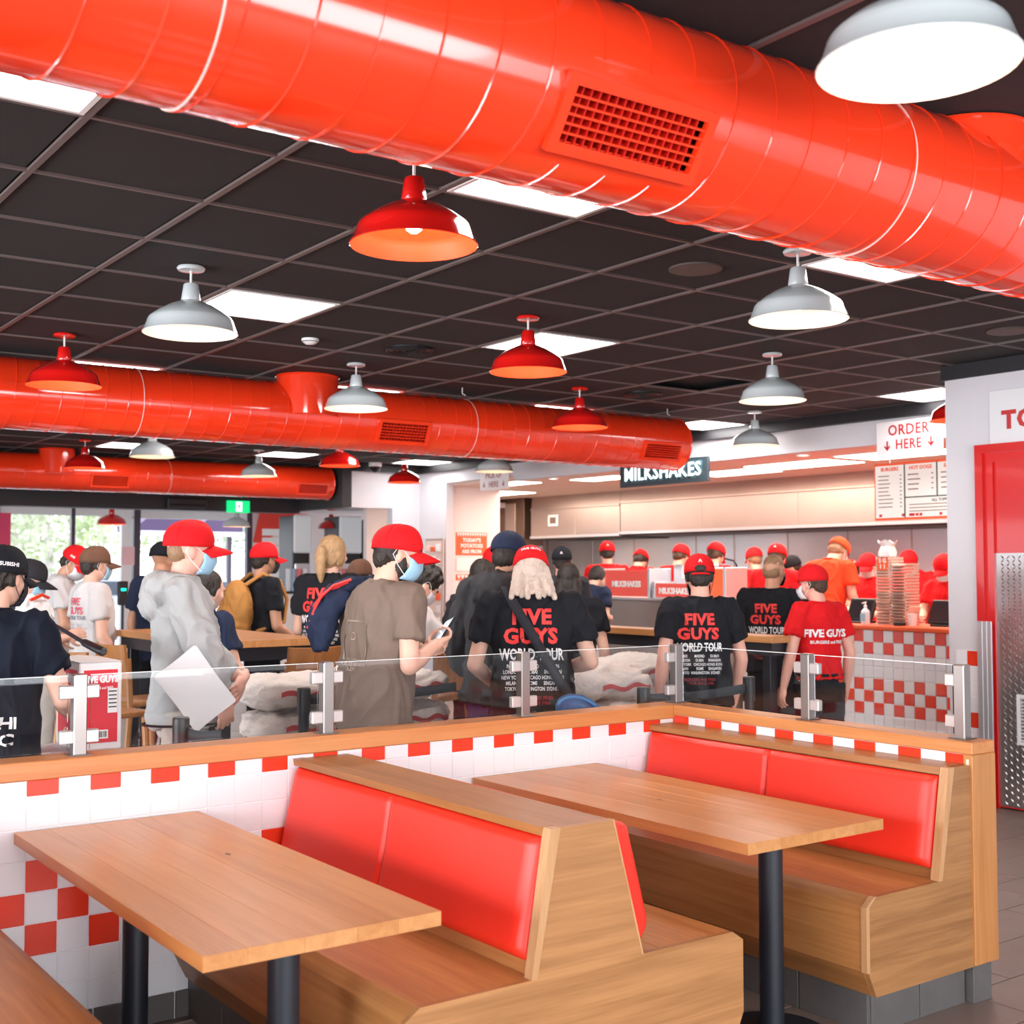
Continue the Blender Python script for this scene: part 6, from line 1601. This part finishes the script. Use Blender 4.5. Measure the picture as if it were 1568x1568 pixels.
# ---- cartons at the left
CR = mat('carton_red', (.72, .02, .04), .6); CW = mat('carton_white', (.84, .80, .79), .7)
def carton(x0, x1, y0, y1, z0, z1, lab, full=True):
    t = thing('carton', lab, 'box', ((x0+x1)/2, (y0+y1)/2, z0), 0, 'red and white cartons')
    w, d, h = (x1-x0)/2, (y1-y0)/2, z1-z0
    MB().bbox((-w, -d, 0), (w, d, h), .005).build('carton_body', CW, t)
    for sx in (-1, 1):
        MB().add([(0.002, -d, h+.002), (sx*w, -d, h+.002), (sx*w, d, h+.004), (.002, d, h+.012)], [(0, 1, 2, 3)]).build('flap', CW, t).modifiers.new('s', 'SOLIDIFY').thickness = .002
    MB().bbox((-w+.018, -d-.0025, .03), (w-.018, -d, h-.03), .0005).build('red_panel', CR, t)
    MB().bbox((-w-.0025, -d+.03, .03), (-w, d-.03, h-.03), .0005).build('red_panel', CR, t)
    letters('lettering', 'FIVE GUYS', .058*w/.13, PRW, t, (0, -d-.0035, h-.07), FACE_NY, offset=.05, sx=.78)
    letters('lettering', 'FIVE GUYS', .05, PRW, t, (-w-.0035, 0, h-.07), FACE_NX, offset=.05, sx=.8)
    letters('lettering', 'BURGERS and FRIES', .022*w/.13, PRW, t, (0, -d-.0035, h-.105), FACE_NY, offset=.02, sx=.8)
    if full:
        MB().box((w*.32, -d-.0035, h*.42), (w*.78, -d-.0026, h*.70)).build('white_label', PRW, t)
        ln = MB()
        for k in range(5): ln.box((w*.36, -d-.0045, h*(.66-.045*k)), (w*.74, -d-.0036, h*(.675-.045*k)))
        ln.build('label_lines', SHP, t)
        bc = MB(); rr = random.Random(3); x = -w*.40
        MB().box((-w*.45, -d-.0035, h*.13), (w*.35, -d-.0026, h*.23)).build('barcode_label', PRW, t)
        while x < w*.3: q = rr.uniform(.0012, .004); bc.box((x, -d-.0045, h*.145), (x+q, -d-.0036, h*.215)); x += q+rr.uniform(.001, .004)
        bc.build('barcode', SHP, t)
    return t
a = at(122, 1016, y=5.2); b = at(187, 1016, y=5.2)
zt = a.z
carton(a.x, b.x, 5.2, 5.52, zt-.36, zt, 'red and white burger carton on top, open flaps, by the first glass post')
a2 = at(70, 1140, y=5.2)
carton(a2.x, b.x, 5.2, 5.52, zt-.36*2-.012, zt-.372, 'lower wider red and white carton in the stack by the first glass post', False)
carton(a2.x-.02, b.x, 5.2, 5.52, 0, zt-.36*2-.022, 'bottom carton of the stack by the first glass post', False)

# ---- belt barriers
def barrier(x, y, lab, belt=None, z=1.05):
    t = thing('barrier_post', lab, 'barrier', (x, y, 0), 0, 'black belt barriers')
    MB().lathe([(0, 0), (.17, 0), (.17, .012), (.15, .022), (.04, .03), (0, .03)], seg=28).build('base', BLKM, t)
    MB().tube([(0, 0, .02), (0, 0, z-.13)], .027, 14).build('pole', BLKM, t)
    MB().tube([(0, 0, z-.135), (0, 0, z-.005), (0, 0, z)], [.034, .034, .030], 16).build('head', BLK, t)
    if belt:
        bx, by = belt; d = Vector((bx-x, by-y, 0)); n = 12; V = []
        for k in range(n+1):
            q = d*(k/n); s_ = -.015*math.sin(PI*k/n)
            V += [q+Vector((0, 0, z-.035+s_)), q+Vector((0, 0, z-.085+s_))]
        o = MB().add(V, [(2*k, 2*k+1, 2*k+3, 2*k+2) for k in range(n)], True).build('belt', mat('barrier_belt', (.03, .035, .04), .75), t); o.modifiers.new('s', 'SOLIDIFY').thickness = .002
p0 = at(277, 1098, z=1.05); p1 = at(465, 1053, z=1.05); p2 = at(985, 1052, z=1.05); p3 = at(1147, 1036, z=1.05)
barrier(p0.x, p0.y, 'black barrier post in front of the grey hoodie, belt running right', (1.98, 4.72)); barrier(p1.x, p1.y, 'black barrier post beside the second glass post and the sacks', (p1.x+1.0, p1.y+.12))
barrier(p2.x, p2.y, 'black barrier post right of the sacks, belt running right', (p3.x, p3.y)); barrier(p3.x, p3.y, 'black barrier post behind the middle glass pane on the right')
# black ledge behind the partition
for (x0, x1, lab) in ((1.78, 2.2, 'black table top just behind the partition left of the sacks'), (2.45, 2.8, 'black table top just behind the partition below the taupe t-shirt'), (3.05, 3.75, 'black table top just behind the partition below the tour t-shirt')):
    t = thing('low_black_table', lab, 'table', ((x0+x1)/2, 4.72, 0), 0, 'low black tables'); w = (x1-x0)/2
    MB().bbox((-w, -.07, .93), (w, .07, .96), .004).build('top', BLKM, t); MB().tube([(0, 0, .02), (0, 0, .93)], .03, 10).build('leg', BLKM, t); MB().lathe([(0, 0), (.12, 0), (.12, .01), (.03, .02), (0, .02)], seg=20).build('foot', BLKM, t)
# check-in stand by the door
x = at(668/4.0+0, 870, y=19.0).x
q = at(165, 905, y=17.0); t = thing('scanner_stand', 'dark scanner stand with a small green light near the front door', 'stand', (at(188, 905, y=15.5).x, 15.5, 0))
MB().tube([(0, 0, 0), (0, 0, 1.2)], .018, 8).build('pole', BLKM, t); MB().bbox((-.06, -.03, 1.2), (.06, .03, 1.5), .01).build('head', BLK, t); MB().box((-.03, -.033, 1.38), (.03, -.031, 1.41)).build('green_light', mat('green_led', (0, .8, .5), .4, emit=(0, 1, .6), estr=2), t); MB().lathe([(0, 0), (.15, 0), (.15, .01), (0, .015)], seg=20).build('foot', BLKM, t)
